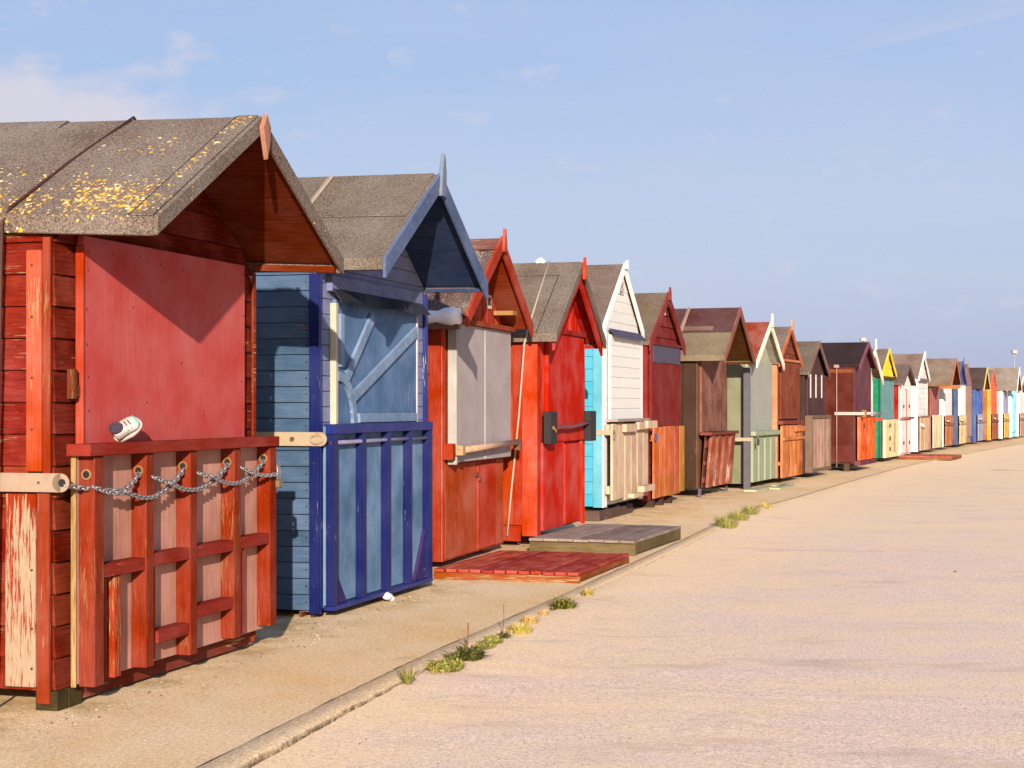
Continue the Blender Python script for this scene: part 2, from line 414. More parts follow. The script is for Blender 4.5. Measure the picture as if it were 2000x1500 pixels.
h.P('shutter', MB().box(.17, 1.82, -.05, -.017, .99, 2.045), paint((198, 86, 88), KF*.95, 'z', .06, 0, blotch=.09))
h.P('shutter_edge', MB().box(.155, .1695, -.056, -.017, .99, 2.0), paint((230, 82, 62), KS, 'z', .2, .1))
h.P('latch_block', MB().box(.088, .122, -.05, -.014, 1.33, 1.46).box(.123, .15, -.045, -.014, 1.34, 1.39), paint((150, 70, 42), KS*.9, 'z', .3, .45, (214, 160, 110)))
mb = MB().box(-.062, -.053, -.075, 1.3, .935, 1.015).cyl((-.062, -.075, .975), (-.053, -.075, .975), .0398, 18)
lb = h.P('locking_bar', mb, plain((232, 198, 172), KS, .5, 0, .1, 25, .12), bevel=0)
h.P('bolt_hole', MB().cyl((-.0645, -.082, .975), (-.061, -.082, .975), .017, 14), BLACK, lb, bevel=0)
h.P('bolt_head', MB().cyl((-.066, .03, .975), (-.061, .03, .975), .006, 8), RUSTY, lb, bevel=0)
nl = MB()
for (x, z) in [(.2, 1.1+.16*k) for k in range(6)]+[(1.79, 1.1+.17*k) for k in range(6)]+[(.2+.23*k, 1.985) for k in range(8)]+[(.62, 1.75), (.75, 1.32), (1.1, 1.52), (1.32, 1.24), (1.52, 1.8), (.9, 1.9)]:
    x += R.uniform(-.012, .012); z += R.uniform(-.02, .02); nl.cyl((x, -.0515, z), (x, -.0498, z), .0055, 7)
each(h, 'nail', nl, plain((96, 40, 40), KF, .7), len(nl.v)//14)
nl = MB()
for z in (1.9, 1.68, 1.42, 1.2, .85, .6, .35, .18): nl.cyl((-.0435, .075, z), (-.0418, .075, z), .006, 7)
h.P('nail', nl, plain((110, 60, 50), KS, .7), bevel=0)
# folded deck of hut 1
PLY = paint((192, 138, 124), KF*1.02, 'z', .16, .0, blotch=.35); BAT = paint((188, 66, 46), KS*.9, 'z', .34, .40, (226, 150, 100), blotch=.35); BATX = paint((142, 42, 38), KF*.92, 'x', .25, .12, (225, 150, 120))
fd = h.P('folded_deck', MB().box(.062, 2.0, -.075, -.058, .10, 1.085), PLY)
h.P('plywood_edge', MB().box(.053, .0615, -.079, -.054, .09, 1.09), paint((214, 172, 116), KS, 'z', .7), fd)
posts = [(.085, .165, .09), (.545, .618, .105), (.985, 1.06, .10), (1.475, 1.553, .115), (1.915, 2.0, .125)]
for (a, b, zb) in posts:
    h.P('batten', MB().box(a, b, -.152, -.0755, zb, 1.084), BAT, fd)
h.P('batten', MB().box(.285, .345, -.135, -.0755, .10, .548), paint((212, 66, 38), KS*1.05, 'z', .28, .5, (246, 190, 130)), fd)
h.P('batten', MB().box(1.585, 1.655, -.125, -.0755, .12, .558), paint((150, 44, 38), KF, 'z', .3, .35), fd)
h.P('batten', MB().box(.62, .665, -.135, -.0755, .13, .558), BAT, fd)
h.P('batten', MB().box(.20, .235, -.128, -.0755, .11, .548), BAT, fd)
for (a, b, z) in ((.167, .543, .552), (.62, .983, .562), (1.062, 1.473, .562), (1.555, 1.913, .565), (.667, .983, .20), (1.062, 1.473, .27)):
    h.P('rail', MB().box(a, b, -.148, -.0755, z, z+.058), BATX, fd)
h.P('cap_rail', MB().box(.02, 2.005, -.168, -.052, 1.0855, 1.137), BATX, fd)
holes = [(.0825, 1.005), (.5425, 1.005), (.9825, 1.01), (1.4725, 1.015), (1.9125, 1.02)]
for (a, z) in holes:
    h.P('hole', MB().tube([(a+.001, -.113+.02*math.cos(q*math.pi/8), z+.02*math.sin(q*math.pi/8)) for q in range(16)], .005, 6, True), OAK, fd, bevel=0)
    h.P('hole', MB().cyl((a-.001, -.113, z), (a+.006, -.113, z), .019, 14), BLACK, fd, bevel=0)
h.P('corner_board', MB().box(1.972, 2.008, -.03, -.0165, .03, 2.02), RED_F)
h.P('base_board', MB().box(.08, 1.98, -.02, -.0165, .015, .082), paint((120, 50, 40), KF, 'x', .3, .3))
h.P('finial', MB().prism([(1.0, 2.69), (1.045, 2.63), (1.04, 2.57), (1.005, 2.47), (.97, 2.57), (.955, 2.62)], -.548, -.524), paint((178, 124, 106), KF*.8, 'z', .35, .3))
# chain
def sag(p, q, d, n=16):
    p, q = Vector(p), Vector(q); out = []
    for i in range(n+1):
        t = i/n; v = p.lerp(q, t); v.z -= d*4*t*(1-t); v.y -= .0*t; out.append(v)
    return out
def links(mb, path, ln=.040, w=.0165, r=.0052):
    L = [0.]
    for i in range(1, len(path)): L.append(L[-1]+(path[i]-path[i-1]).length)
    n = int(L[-1]/(ln*.66)); k = 0
    for j in range(n):
        s = (j+.5)*L[-1]/n
        while k < len(L)-2 and L[k+1] < s: k += 1
        t = (s-L[k])/max(1e-6, L[k+1]-L[k]); c = path[k].lerp(path[k+1], t); d = (path[k+1]-path[k]).normalized()
        a = Vector((.3, 1, .2)).cross(d).normalized(); b = d.cross(a)
        sd = (a*.8+b*.6) if j % 2 else (b*.8-a*.6)
        pts = []
        for q in range(10):
            an = q*2*math.pi/10; e = math.cos(an); pts.append(c+d*(e*ln*.5)+sd*(math.sin(an)*w*.62))
        mb.tube(pts, r, 5, True)
mb = MB(); Y = -.165
def hp(i): return Vector((holes[i][0]-.004, -.12, holes[i][1]-.012))
bar0 = Vector((-.058, -.095, .965))
links(mb, sag(bar0, (.30, Y, .925), .005)); links(mb, sag((.06, -.16, .955), (.33, Y-.004, .915), .012))
links(mb, sag((.25, Y, .922), hp(1), .02)); links(mb, sag((.31, Y-.012, .925), hp(2), .075))
links(mb, sag((.60, -.155, .975), (.80, Y, .935), .004)); links(mb, sag((.72, Y-.012, .945), hp(3), .075))
links(mb, sag((1.06, -.155, .975), (1.25, Y, .945), .004)); links(mb, sag((1.16, Y-.012, .96), hp(4), .075))
links(mb, sag((1.55, -.155, .985), (1.95, Y-.004, .935), .02)); links(mb, sag((1.99, -.160, .985), (1.985, Y, .95), .0, 4))
ch = prop(h, 'chain', mb, STEEL, 'steel chain looped through the five battens of the red folded deck', 'chain', bevel=0)
pl = MB().box(1.945, 2.0, -.19, -.165, .86, .905).build('padlock', plain((150, 125, 90), KF, .4, .5), ch, .006)
MB().tube([(1.957, -.177, .90), (1.957, -.177, .96), (1.965, -.177, .978), (1.98, -.177, .978), (1.988, -.177, .96), (1.988, -.177, .90)], .0055, 7).build('shackle', STEEL, pl)
# cable tied over the roof
mb = MB(); cz = lambda x, y: h.zr(x)+(h.tr*(1-abs(x-h.cx)/h.hw)+h.te*abs(x-h.cx)/h.hw)*(y+h.ov)
pts = [(h.cx+.9, .2, cz(h.cx+.9, .2)+.012), (h.cx, .16, cz(h.cx, .16)+.012), (h.cx-.5, .20, cz(h.cx-.5, .2)+.010), (h.cx-h.hw+.03, .202, cz(h.cx-h.hw+.03, .202)+.012), (h.cx-h.hw-.03, .205, 2.075), (h.cx-h.hw-.03, .208, 1.95), (-.075, .214, 1.3), (-.085, .222, .55), (-.09, .23, .02)]
mb.tube(pts, .0075, 8)
cb = prop(h, 'cable', mb, plain((98, 52, 40), KS, .7, 0, .3, 80), 'rusty brown tie-down cable running over the lichened roof and down the red wall', 'cable', bevel=0)
# support blocks
for k, (a, b) in enumerate(((.0, .085), (.092, .20))):
    prop(h, 'support_block', MB().box(a-.02, b-.02, -.035, .07, -.005, .083), paint((74, 62, 46), KF*.55, 'y', .5, 0, moss=.22), ('mossy timber block under the front corner of the nearest red hut, outer one', 'mossy timber block under the nearest red hut, inner one beside the hatch')[k], 'block', 'timber blocks under the huts')
# shoe on the cap rail
def shoe():
    ro = empty('shoe', h.at(.44, -.108, 1.175), math.atan2(1, .285)+.25, 'white trainer with dark lining and turquoise toe lying on the red cap rail', 'shoe')
    T = Vector((.70, .22, .56)).normalized(); N = Vector((-.30, -.85, .22)); N = (N-T*N.dot(T)).normalized(); B = N.cross(T)
    ro.matrix_world = Matrix.Translation(h.at(.46, -.10, 1.185)) @ Matrix.Scale(.86, 4) @ (Matrix((T, B, N)).transposed() @ Matrix.Diagonal((.74, 1.0, .95))).to_4x4()
    secs = [(-.095, .026, .012, .050), (-.088, .036, .0, .078), (-.06, .040, -.004, .088), (-.03, .039, -.004, .085), (0, .040, -.003, .074), (.03, .044, -.002, .062), (.06, .045, 0, .052), (.085, .038, .002, .044), (.105, .022, .006, .034), (.112, .008, .012, .026)]
    n = 16; vs = []; fs = []
    for (x, w, z0, z1) in secs:
        for k in range(n):
            a = 2*math.pi*k/n; c, s = math.cos(a), math.sin(a)
            vs.append((x, w*math.copysign(abs(c)**.75, c), (z0+z1)/2+(z1-z0)/2*math.copysign(abs(s)**.8, s)))
    for i in range(len(secs)-1):
        for k in range(n): fs.append((i*n+k, (i+1)*n+k, (i+1)*n+(k+1) % n, i*n+(k+1) % n))
    fs += [tuple(range(n)), tuple((len(secs)-1)*n+k for k in range(n-1, -1, -1))]
    up = MB(); up.add(vs, fs, True); W_ = plain((226, 218, 214), KF*.72, .55, 0, .05, 40)
    up.build('upper', W_, ro)
    so = MB()
    vs2 = []; m = 20
    for zz in (-.016, .004):
        for k in range(m):
            a = 2*math.pi*k/m; x = .008+.112*math.cos(a); w = (.044 if x > 0 else .039)
            vs2.append((x, w*1.08*math.copysign(abs(math.sin(a))**.7, math.sin(a)), zz))
    so.add(vs2, [tuple(range(m-1, -1, -1)), tuple(range(m, 2*m))]+[(k, (k+1) % m, (k+1) % m+m, k+m) for k in range(m)])
    so.build('sole', plain((240, 205, 190), KF, .6, 0, .1, 30), ro, .003)
    ln = MB(); q = []
    for k in range(16):
        a = 2*math.pi*k/16; q.append((-.052+.042*math.cos(a), .027*math.sin(a), .0905-.009*math.cos(a)))
    ln.tube(q, .0075, 6, True); ln.add(q, [tuple(range(16))])
    ln.build('lining', plain((58, 48, 66), KF, .8), ro)
    for xx in (.005, .032):
        st = MB(); st.tube([(xx, .042*math.sin(t), .028+(.047 if xx < .02 else .037)*math.cos(t)) for t in [(-1.0+.2*k) for k in range(11)]], .0065, 6)
        st.build('strap', W_, ro)
        st = MB(); st.tube([(xx+.013, .034*math.sin(t), .030+(.040 if xx < .02 else .031)*math.cos(t)) for t in [(-.5+.2*k) for k in range(6)]], .0035, 6)
        st.build('slot', BLACK, ro)
    tp = MB(); tp.tube([(.092, .036*math.sin(t), .018+.030*math.cos(t)) for t in [(-1.1+.22*k) for k in range(11)]], .006, 6)
    tp.build('toe_trim', plain((95, 190, 180), KF, .6), ro)
shoe()
bpy.context.view_layer.update()
sh_ = bpy.data.objects['shoe']; zmin = min((c.matrix_world @ v.co).z for c in sh_.children for v in c.data.vertices)
sh_.location.z += 1.136-zmin

# ---- hut 2: blue
h = Hut(2, 'blue clapboard hut with royal blue corner posts and sun-ray battens on its shutter', W=2.02, base=.05, zp=2.835, ze=2.195, hw=1.035, ov=.46, tr=.008, te=.015)
H2 = h
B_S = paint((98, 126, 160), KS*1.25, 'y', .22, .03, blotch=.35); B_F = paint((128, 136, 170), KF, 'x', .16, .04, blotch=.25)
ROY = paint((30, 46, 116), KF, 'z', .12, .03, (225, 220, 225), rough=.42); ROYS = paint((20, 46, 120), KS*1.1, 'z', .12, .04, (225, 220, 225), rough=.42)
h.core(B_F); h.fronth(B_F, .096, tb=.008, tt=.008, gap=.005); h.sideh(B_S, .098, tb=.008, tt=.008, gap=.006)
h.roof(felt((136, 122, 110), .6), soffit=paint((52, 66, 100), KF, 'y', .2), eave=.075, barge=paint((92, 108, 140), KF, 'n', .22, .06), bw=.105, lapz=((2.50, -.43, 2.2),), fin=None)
h.P('roof_batten', MB().beam((h.cx-.02, .30, h.zr(h.cx-.02)+.018), (h.cx-.62, .30, h.zr(h.cx-.62)+.018), .055, .02, (0, .5, 1)), paint((165, 150, 140), KF, 'x', .2))
h.P('finial', MB().prism([(h.cx-.05, 2.685), (h.cx+.05, 2.685), (h.cx+.055, 2.85), (h.cx+.03, 2.955), (h.cx+.012, 2.975), (h.cx-.028, 2.86)], -.50, -.474), paint((112, 124, 142), KF, 'z', .25, .2))
h.P('corner_post', MB().box(-.03, -.0085, -.042, .024, .03, 2.11), ROYS, label='royal blue corner post')
h.P('corner_post', MB().box(-.0083, .02, -.042, -.0085, .03, 2.11), ROY)
h.P('corner_post', MB().box(1.985, 2.045, -.03, -.0085, .03, 2.11), ROY)
SH = paint((92, 122, 158), KF, 'z', .18, .02, blotch=.5)
sh = h.P('shutter', MB().box(.265, 1.775, -.034, -.0085, 1.14, 1.97), SH)
h.P('jamb', MB().box(.225, .2645, -.05, -.0085, 1.14, 1.945), paint((245, 238, 215), KS*1.2, 'z', .1), sh)
h.P('jamb', MB().box(1.776, 1.80, -.04, -.0085, 1.14, 1.93), paint((210, 195, 200), KF, 'z', .1), sh)
BB = paint((124, 148, 178), KF*.95, 'n', .2, .12, (225, 225, 230))
for (p, q, w) in (((.325, 1.88), (.325, 1.545), .065), ((.42, 1.49), (.87, 1.885), .075), ((.53, 1.36), (1.74, 1.83), .075), ((.62, 1.222), (1.73, 1.222), .06)):
    h.P('batten', MB().beam((p[0], -.046, p[1]), (q[0], -.046, q[1]), .022, w, (0, 0, 1) if abs(p[0]-q[0]) > .05 else (1, 0, 0)), BB, sh)
arc = MB(); n = 14; o_, i_ = [], []
for k in range(n+1):
    a = math.pi/2*(1-k/n); o_.append((.26+.315*math.cos(a), 1.19+.325*math.sin(a))); i_.append((.26+.255*math.cos(a), 1.19+.268*math.sin(a)))
for k in range(n):
    arc.prism([o_[k], o_[k+1], i_[k+1], i_[k]], -.057, -.0345)
h.P('sun_arc', arc, BB, sh, bevel=0)
nl = MB(); z = .10
while z < 2.08: nl.cyl((-.0095, .05+R.uniform(-.004, .004), z), (-.0078, .05, z), .006, 7); z += .098
h.P('nail', nl, plain((62, 56, 70), KS, .6, .3), bevel=0)
nl = MB()
for x in (.3, .6, .95, 1.3, 1.65): nl.cyl((x, -.0515, 2.065), (x, -.0498, 2.065), .008, 8)
for k in range(10): nl.cyl((.34+.145*k, -.0355, 1.935), (.34+.145*k, -.0338, 1.935), .006, 8)
for z in (.2, .95, 1.7): nl.cyl((-.0315, -.01, z), (-.0298, -.01, z), .008, 8)
each(h, 'bolt', nl, plain((58, 46, 62), KF, .5, .3), len(nl.v)//16)
hd = h.P('header_board', MB().box(.165, 1.86, -.05, -.0085, 2.015, 2.115), paint((118, 124, 160), KF, 'x', .15, .04))
fl = MB()
for k in range(12):
    x0, x1 = .17+k*.1385, .17+(k+1)*.1385; d0, d1 = .02*math.sin(k*1.1), .02*math.sin(k*1.1+1.1)
    fl.hexa([(x0,-.115-d0,1.945+d0*.3),(x1,-.115-d1,1.945+d1*.3),(x1,-.108-d1,1.945+d1*.3),(x0,-.108-d0,1.945+d0*.3),(x0,-.058,2.03),(x1,-.058,2.03),(x1,-.0505,2.03),(x0,-.0505,2.03)])
h.P('rubber_flap', fl, plain((40, 36, 44), KF, .5), bevel=0)
DP = paint((104, 134, 166), KF, 'z', .16, .02, blotch=.6)
fd = h.P('folded_deck', MB().box(.025, 1.885, -.062, -.045, .075, 1.175), DP)
for (a, b) in ((.03, .095), (.525, .575), (.985, 1.035), (1.415, 1.46), (1.825, 1.89)):
    h.P('batten', MB().box(a, b, -.118, -.0625, .072, 1.128), ROYS if a > .1 else ROYS, fd)
h.P('rail', MB().box(.028, 1.892, -.121, -.046, 1.1285, 1.188), ROY, fd); h.P('rail', MB().box(.028, 1.892, -.121, -.05, .045, .0715), ROY, fd)
for (p, q, r_) in (((.096, .072), (.096, .33), (.33, .072)), ((1.824, .072), (1.824, .42), (1.60, .072))):
    h.P('gusset', MB().prism([p, q, r_], -.085, -.0625), paint((52, 40, 92), KF, 'n', .3, .25, (140, 120, 120)), fd)
h.P('rod', MB().cyl((.03, -.098, 1.075), (1.93, -.098, 1.075), .0125, 10), plain((150, 140, 175), KF, .35, .3), fd, bevel=0)
lb = h.bar(1.098, .9, -.055, plain((240, 214, 178), KS*1.05, .5, 0, .08, 20, .1), x=-.031, h=.085)
h.P('shackle_plate', MB().cyl((-.046, -.055, 1.098), (-.031, -.055, 1.098), .043, 18).tube([(-.048, -.035+.042*math.cos(q*math.pi/10), 1.098+.026*math.sin(q*math.pi/10)) for q in range(20)], .007, 6, True), plain((236, 206, 172), KS*1.05, .5, 0, .1, 20, .15), lb, bevel=0)
h.P('bolt_head', MB().cyl((-.05, .13, 1.098), (-.039, .13, 1.098), .014, 12), RUSTY, lb, bevel=0)
prop(h, 'support_channel', MB().box(.03, .12, .02, .035, .0, .045).box(.03, .12, .10, .115, .0, .045).box(.03, .12, .0355, .0995, .033, .046), plain((95, 50, 42), KF, .7, 0, .3, 40, .4), 'rusty steel channel supporting the front corner of the blue hut', 'support')
rag = MB()
rag.tube([(.90, -.11, .05), (.94, -.115, .04), (1.0, -.12, .028), (1.04, -.12, .02)], [.012, .028, .024, .01], 9).tube([(1.0, -.12, .03), (1.02, -.13, .012), (1.03, -.135, .004)], [.02, .02, .012], 8)
prop(h, 'rag', rag, plain((240, 235, 245), KF, .8, 0, .08, 30), 'white rag caught under the royal blue folded deck', 'rag', bevel=0)

# ---- hut 3: orange-red with corrugated roof and grey shutter
h = Hut(3, 'orange-red hut with a rusty corrugated roof and a grey two-leaf shutter', W=1.88, base=.06, zp=2.69, ze=2.02, hw=1.03, ov=.24, tr=.0)
H3 = h
O_S = paint((205, 70, 34), KS, 'z', .28, .03, blotch=.3); O_F = paint((182, 72, 48), KF, 'z', .3, .06, blotch=.4)
h.core(O_F); h.sidev(O_S, .095, gap=.003); h.frontv(O_F, .085, gap=.003)
cr = MB(); N = 70; y0, y1 = -.24, h.D+.06
for sg in (-1, 1):
    vs = []; fs = []
    for k in range(N+1):
        y = y0+(y1-y0)*k/N; d = .011*math.sin(k*math.pi/2*.98)
        for x, z in ((h.cx, h.zp), (h.cx+sg*(h.hw+.02), h.ze-.013)):
            vs.append((x, y, z+d)); 
    for k in range(N): fs.append((2*k, 2*k+1, 2*k+3, 2*k+2))
    o = len(vs); vs += [(a, b, c-.006) for a, b, c in vs]; fs += [tuple(i+o for i in reversed(f)) for f in fs]
    fs += [(2*k+1, 2*k+1+o, 2*k+3+o, 2*k+3) for k in range(N)]
    cr.add(vs, fs, False)
rf = h.P('roof', cr, paint((132, 104, 98), KS*1.2, 'x', .4, .5, (205, 190, 180), blotch=.6), bevel=0)
h.P('ridge_cap', MB().prism([(h.cx, h.zp+.03), (h.cx+.15, h.zp-.07), (h.cx+.15, h.zp-.076), (h.cx, h.zp+.018), (h.cx-.15, h.zp-.076), (h.cx-.15, h.zp-.07)], y0, y1), paint((165, 110, 98), KS*1.1, 'y', .35, .3, (225, 205, 190)), rf, bevel=0)
BRG = paint((160, 54, 42), KF*1.05, 'n', .2, .06)
sl = (h.zp-h.ze)/h.hw
for sg in (-1, 1):
    e = h.cx+sg*1.07; zz = h.zp-1.07*sl
    h.P('barge_board', MB().prism([(h.cx, h.zp+.05), (e, zz+.05), (e, zz-.075), (h.cx, h.zp-.085)], -.264, -.2405), BRG)
h.P('finial', MB().prism([(h.cx-.06, 2.60), (h.cx+.06, 2.60), (h.cx+.03, 2.72), (h.cx+.012, 2.80), (h.cx-.012, 2.80), (h.cx-.03, 2.72)], -.29, -.266), BRG)
h.P('soffit', MB().prism([(h.cx, h.zp-.03), (h.cx+1.0, h.zp-.03-1.0*sl), (h.cx+1.0, h.zp-.045-1.0*sl), (h.cx, h.zp-.045), (h.cx-1.0, h.zp-.045-1.0*sl), (h.cx-1.0, h.zp-.03-1.0*sl)], -.235, .02), paint((150, 65, 40), KF, 'y', .3), bevel=0)
h.P('roof_bracket', MB().box(1.52, 1.66, -.2, -.02, 2.10, 2.14), OAK)
GR = paint((176, 164, 164), KF, 'z', .08, .0, blotch=.18, streak=.5)
sh = h.P('shutter', MB().box(.12, 1.0, -.085, -.055, .845, 1.965).box(1.006, 1.88, -.085, -.055, .845, 1.965), GR)
h.P('jamb', MB().box(.085, .1195, -.105, -.03, .83, 1.93), paint((238, 232, 222), KS, 'z', .12), sh)
h.P('header_rail', MB().box(.06, 1.93, -.115, -.014, 1.966, 2.01), paint((150, 62, 48), KF, 'x', .2, .1), sh)
h.P('meeting_strip', MB().box(.992, 1.014, -.092, -.0855, .85, 1.96), paint((190, 178, 176), KF, 'z', .08), sh, bevel=0)
h.P('pivot_block', MB().box(.0, .075, -.10, -.014, .87, 1.0), paint((214, 74, 50), KS, 'z', .2))
lb = h.P('locking_bar', MB().cyl((.10, -.14, .945), (1.95, -.14, .975), .026, 12), plain((196, 160, 130), KF, .5, 0, .2, 12, .4), bevel=0)
h.P('bracket', MB().box(.05, .13, -.168, -.1055, .905, .985), plain((240, 200, 140), KS*1.1, .5, 0, .1, 30, .45), lb)
h.P('bracket', MB().box(1.92, 1.965, -.165, -.10, .90, 1.0), RUSTY, lb)
dr = h.P('door', MB().box(1.0, 1.60, -.026, -.0155, .075, .80), paint((188, 60, 48), KF, 'x', .12, .0, blotch=.3))
for (a, b) in ((.06, .98), (1.62, 1.85)):
    h.P('door', MB().box(a, a+.001+(b-a), -.020, -.0155, .07, .83), paint((180, 76, 52), KF, 'z', .3, .12, (214, 130, 95)))
ft = h.P('latch', MB().box(.90, .99, -.036, -.0265, .70, .735).box(.985, 1.03, -.048, -.027, .66, .69), plain((130, 62, 48), KF, .6, .2, .3, 40, .3), dr)
np_ = h.P('number_plate', MB().box(1.31, 1.46, -.022, -.0155, 2.15, 2.27), plain((246, 226, 210), KF*.95, .5, 0, .04, 20))
text_on(h, '80', 1.385, -.0245, 2.21, .105, BLACK, np_)
# tarpaulin rolled in the eave
tp = MB(); pts = []; rad = []
for k in range(26):
    t = k/25; pts.append((h.cx-h.hw-.055+R.uniform(-.008, .008), -.20+t*1.5, 2.01-.015*math.sin(t*7)+R.uniform(-.006, .006))); rad.append(.062+.012*math.sin(k*1.3)+R.uniform(-.006, .006))
tp.tube(pts, rad, 10)
prop(h, 'tarpaulin', tp, plain((246, 242, 250), KF*1.1, .6, 0, .1, 14), 'crumpled white tarpaulin rolled along the eave of the corrugated roof', 'tarpaulin', bevel=0)
h.P('gutter', MB().box(h.cx-h.hw-.09, h.cx-h.hw+.0, -.19, 1.4, 1.905, 1.945), RUSTY)
# red deck lying in front of hut 3
def deck(name, loc, rz, L, Wd, H, n, topmat, sidemat, label, gap=.014, over=.015):
    ro = empty(name, loc, rz, label, 'deck'); w = Wd/n
    mb = MB()
    for k in range(n):
        j = R.uniform(-.002, .002); e0, e1 = R.uniform(-.012, .006), R.uniform(-.006, .012)
        mb.box(-over+e0, L+over+e1, -(k+1)*w+gap/2, -k*w-gap/2, H-.024+j, H+j)
    mb.build('planks', topmat, ro, .003)
    fr = MB().box(0, .03, -Wd, 0, 0, H-.025).box(L-.03, L, -Wd, 0, 0, H-.025)
    fr.box(.031, L-.031, -Wd+.0, -Wd+.03, .015, H-.025).box(.031, L-.031, -.03, 0, .0, H-.025)
    fr.build('bearer_frame', sidemat, ro, .003); return ro
deck('boarded_deck', h.at(-.74, -.17, 0), math.atan2(1, .26)-.035, 1.66, 1.13, .080, 12, paint((170, 68, 56), KG*.82, 'x', .3, .25, (205, 140, 120), blotch=.5), paint((206, 84, 52), KS*1.0, 'y', .3, .5, (245, 200, 140), moss=.3), 'low dark red slatted deck on the pavement before the corrugated-roof hut')

# ---- hut 4: bright red
h = Hut(4, 'bright red hut with black steel lock boxes and a tall red finial', W=1.82, base=.13, zp=2.695, ze=1.975, hw=1.0, ov=.21, tr=.0)
H4 = h
R_S = paint((226, 74, 38), KS*.95, 'z', .26, .03, blotch=.15); R_F = paint((186, 44, 36), KF*.9, 'z', .16, .0, blotch=.12)
h.core(R_F); h.sidev(R_S, .105, z0=.20, gap=.004); h.frontv(paint((214, 54, 34), KF, 'z', .2), .1, gap=.003)
h.roof(felt((140, 124, 112), .58), soffit=paint((160, 40, 28), KF, 'y', .2), eave=.085, verge=.085, lapz=((2.56, -.2, 2.2),), seams=((-.205, .16),))
for sg in (-1, 1):
    sl = (h.zp-h.ze)/h.hw; e = h.cx+sg*.97
    h.P('barge_board', MB().prism([(h.cx, h.zp-.088), (e, h.zp-.088-.97*sl), (e, h.zp-.185-.97*sl), (h.cx, h.zp-.20)], -.205, -.18), R_F)
h.P('finial', MB().prism([(h.cx-.035, 2.53), (h.cx+.035, 2.53), (h.cx+.03, 2.66), (h.cx+.008, 2.745), (h.cx-.008, 2.745), (h.cx-.03, 2.66)], -.262, -.238), paint((222, 62, 40), KF, 'z', .12))
h.P('corner_board', MB().box(-.035, -.0165, -.03, .115, .10, 1.9), paint((244, 88, 52), KS*1.05, 'z', .2, .04))
h.P('corner_board', MB().box(-.0163, .09, -.03, -.0165, .10, 1.9), R_F)
h.P('skirting', MB().box(-.03, -.0165, .13, 2.1, .05, .195), paint((214, 70, 34), KS, 'y', .2))
dr = h.P('door', MB().box(.27, 1.68, -.055, -.018, .96, 1.995), paint((192, 46, 38), KF, 'z', .14, 0, blotch=.12))
h.P('door', MB().box(.13, .90, -.042, -.018, .14, .955), paint((200, 50, 40), KF, 'z', .08, blotch=.1), None)
h.P('door', MB().box(.92, 1.55, -.05, -.018, .15, .93), paint((204, 54, 42), KF, 'z', .08, blotch=.1), None)
h.P('door_frame', MB().box(1.60, 1.70, -.04, -.018, .12, .95).box(1.715, 1.80, -.034, -.018, .10, 1.93), paint((230, 66, 40), KF, 'z', .2))
h.P('header_rail', MB().box(.22, 1.72, -.075, -.018, 1.997, 2.04), paint((150, 40, 36), KF, 'x', .15), dr)
h.P('drip_stain', MB().box(.93, .945, -.0565, -.0555, 1.45, 1.99), paint((160, 80, 110), KF, 'z', .1), dr, bevel=0)
for (a, b) in ((.08, .30), (1.66, 1.88)):
    h.P('lock_box', MB().box(a, b, -.135, -.056, .945, 1.25), plain((34, 24, 27), KF*.6, .65, 0, .3, 15), bevel=.006, label='black steel lock box')
h.P('locking_bar', MB().tube([(.30, -.11, 1.085), (.6, -.112, 1.105), (.9, -.108, 1.095), (1.3, -.112, 1.115), (1.66, -.11, 1.135)], .017, 8), plain((120, 62, 62), KF, .4, .3), bevel=0)
h.P('keyhole_cover', MB().beam((.13, -.139, 1.10), (.25, -.139, 1.06), .008, .03), plain((190, 140, 70), KF, .4, .4), bevel=0)
cd = MB(); e = h.cx-h.hw
cd.tube([(h.cx+.3, .12, h.zr(h.cx+.3)+.01), (h.cx, .11, h.zp+.012), (h.cx-.5, .08, h.zr(h.cx-.5)+.012), (e+.0, .05, h.ze+.012), (e-.026, .055, h.ze-.05), (e-.03, .07, 1.87), (-.06, .14, 1.2), (-.07, .21, .5), (-.06, .25, .1)], .0095, 6)
prop(h, 'cord', cd, plain((240, 222, 195), KS*1.1, .7, 0, .1, 40), 'pale cord tied over the felt roof of the bright red hut and down its side', 'cord', bevel=0)
prop(h, 'rag', MB().tube([(h.cx-.01, .24, h.zp+.012), (h.cx+.0, .19, h.zp+.03), (h.cx-.01, .15, h.zp+.01)], [.02, .032, .015], 8), plain((250, 250, 250), KF, .7), 'small white rag stuck on the ridge of the bright red hut', 'rag', bevel=0)
deck('boarded_deck', h.at(-.66, -.13, 0), math.atan2(1, .29)-.03, 1.86, .96, .135, 7, paint((150, 132, 124), KG*.8, 'x', .3, .12, (200, 180, 165), blotch=.5), paint((150, 128, 92), KS*.95, 'y', .35, 0., blotch=.5), 'weathered grey timber platform before the bright red hut', gap=.005, over=.03)

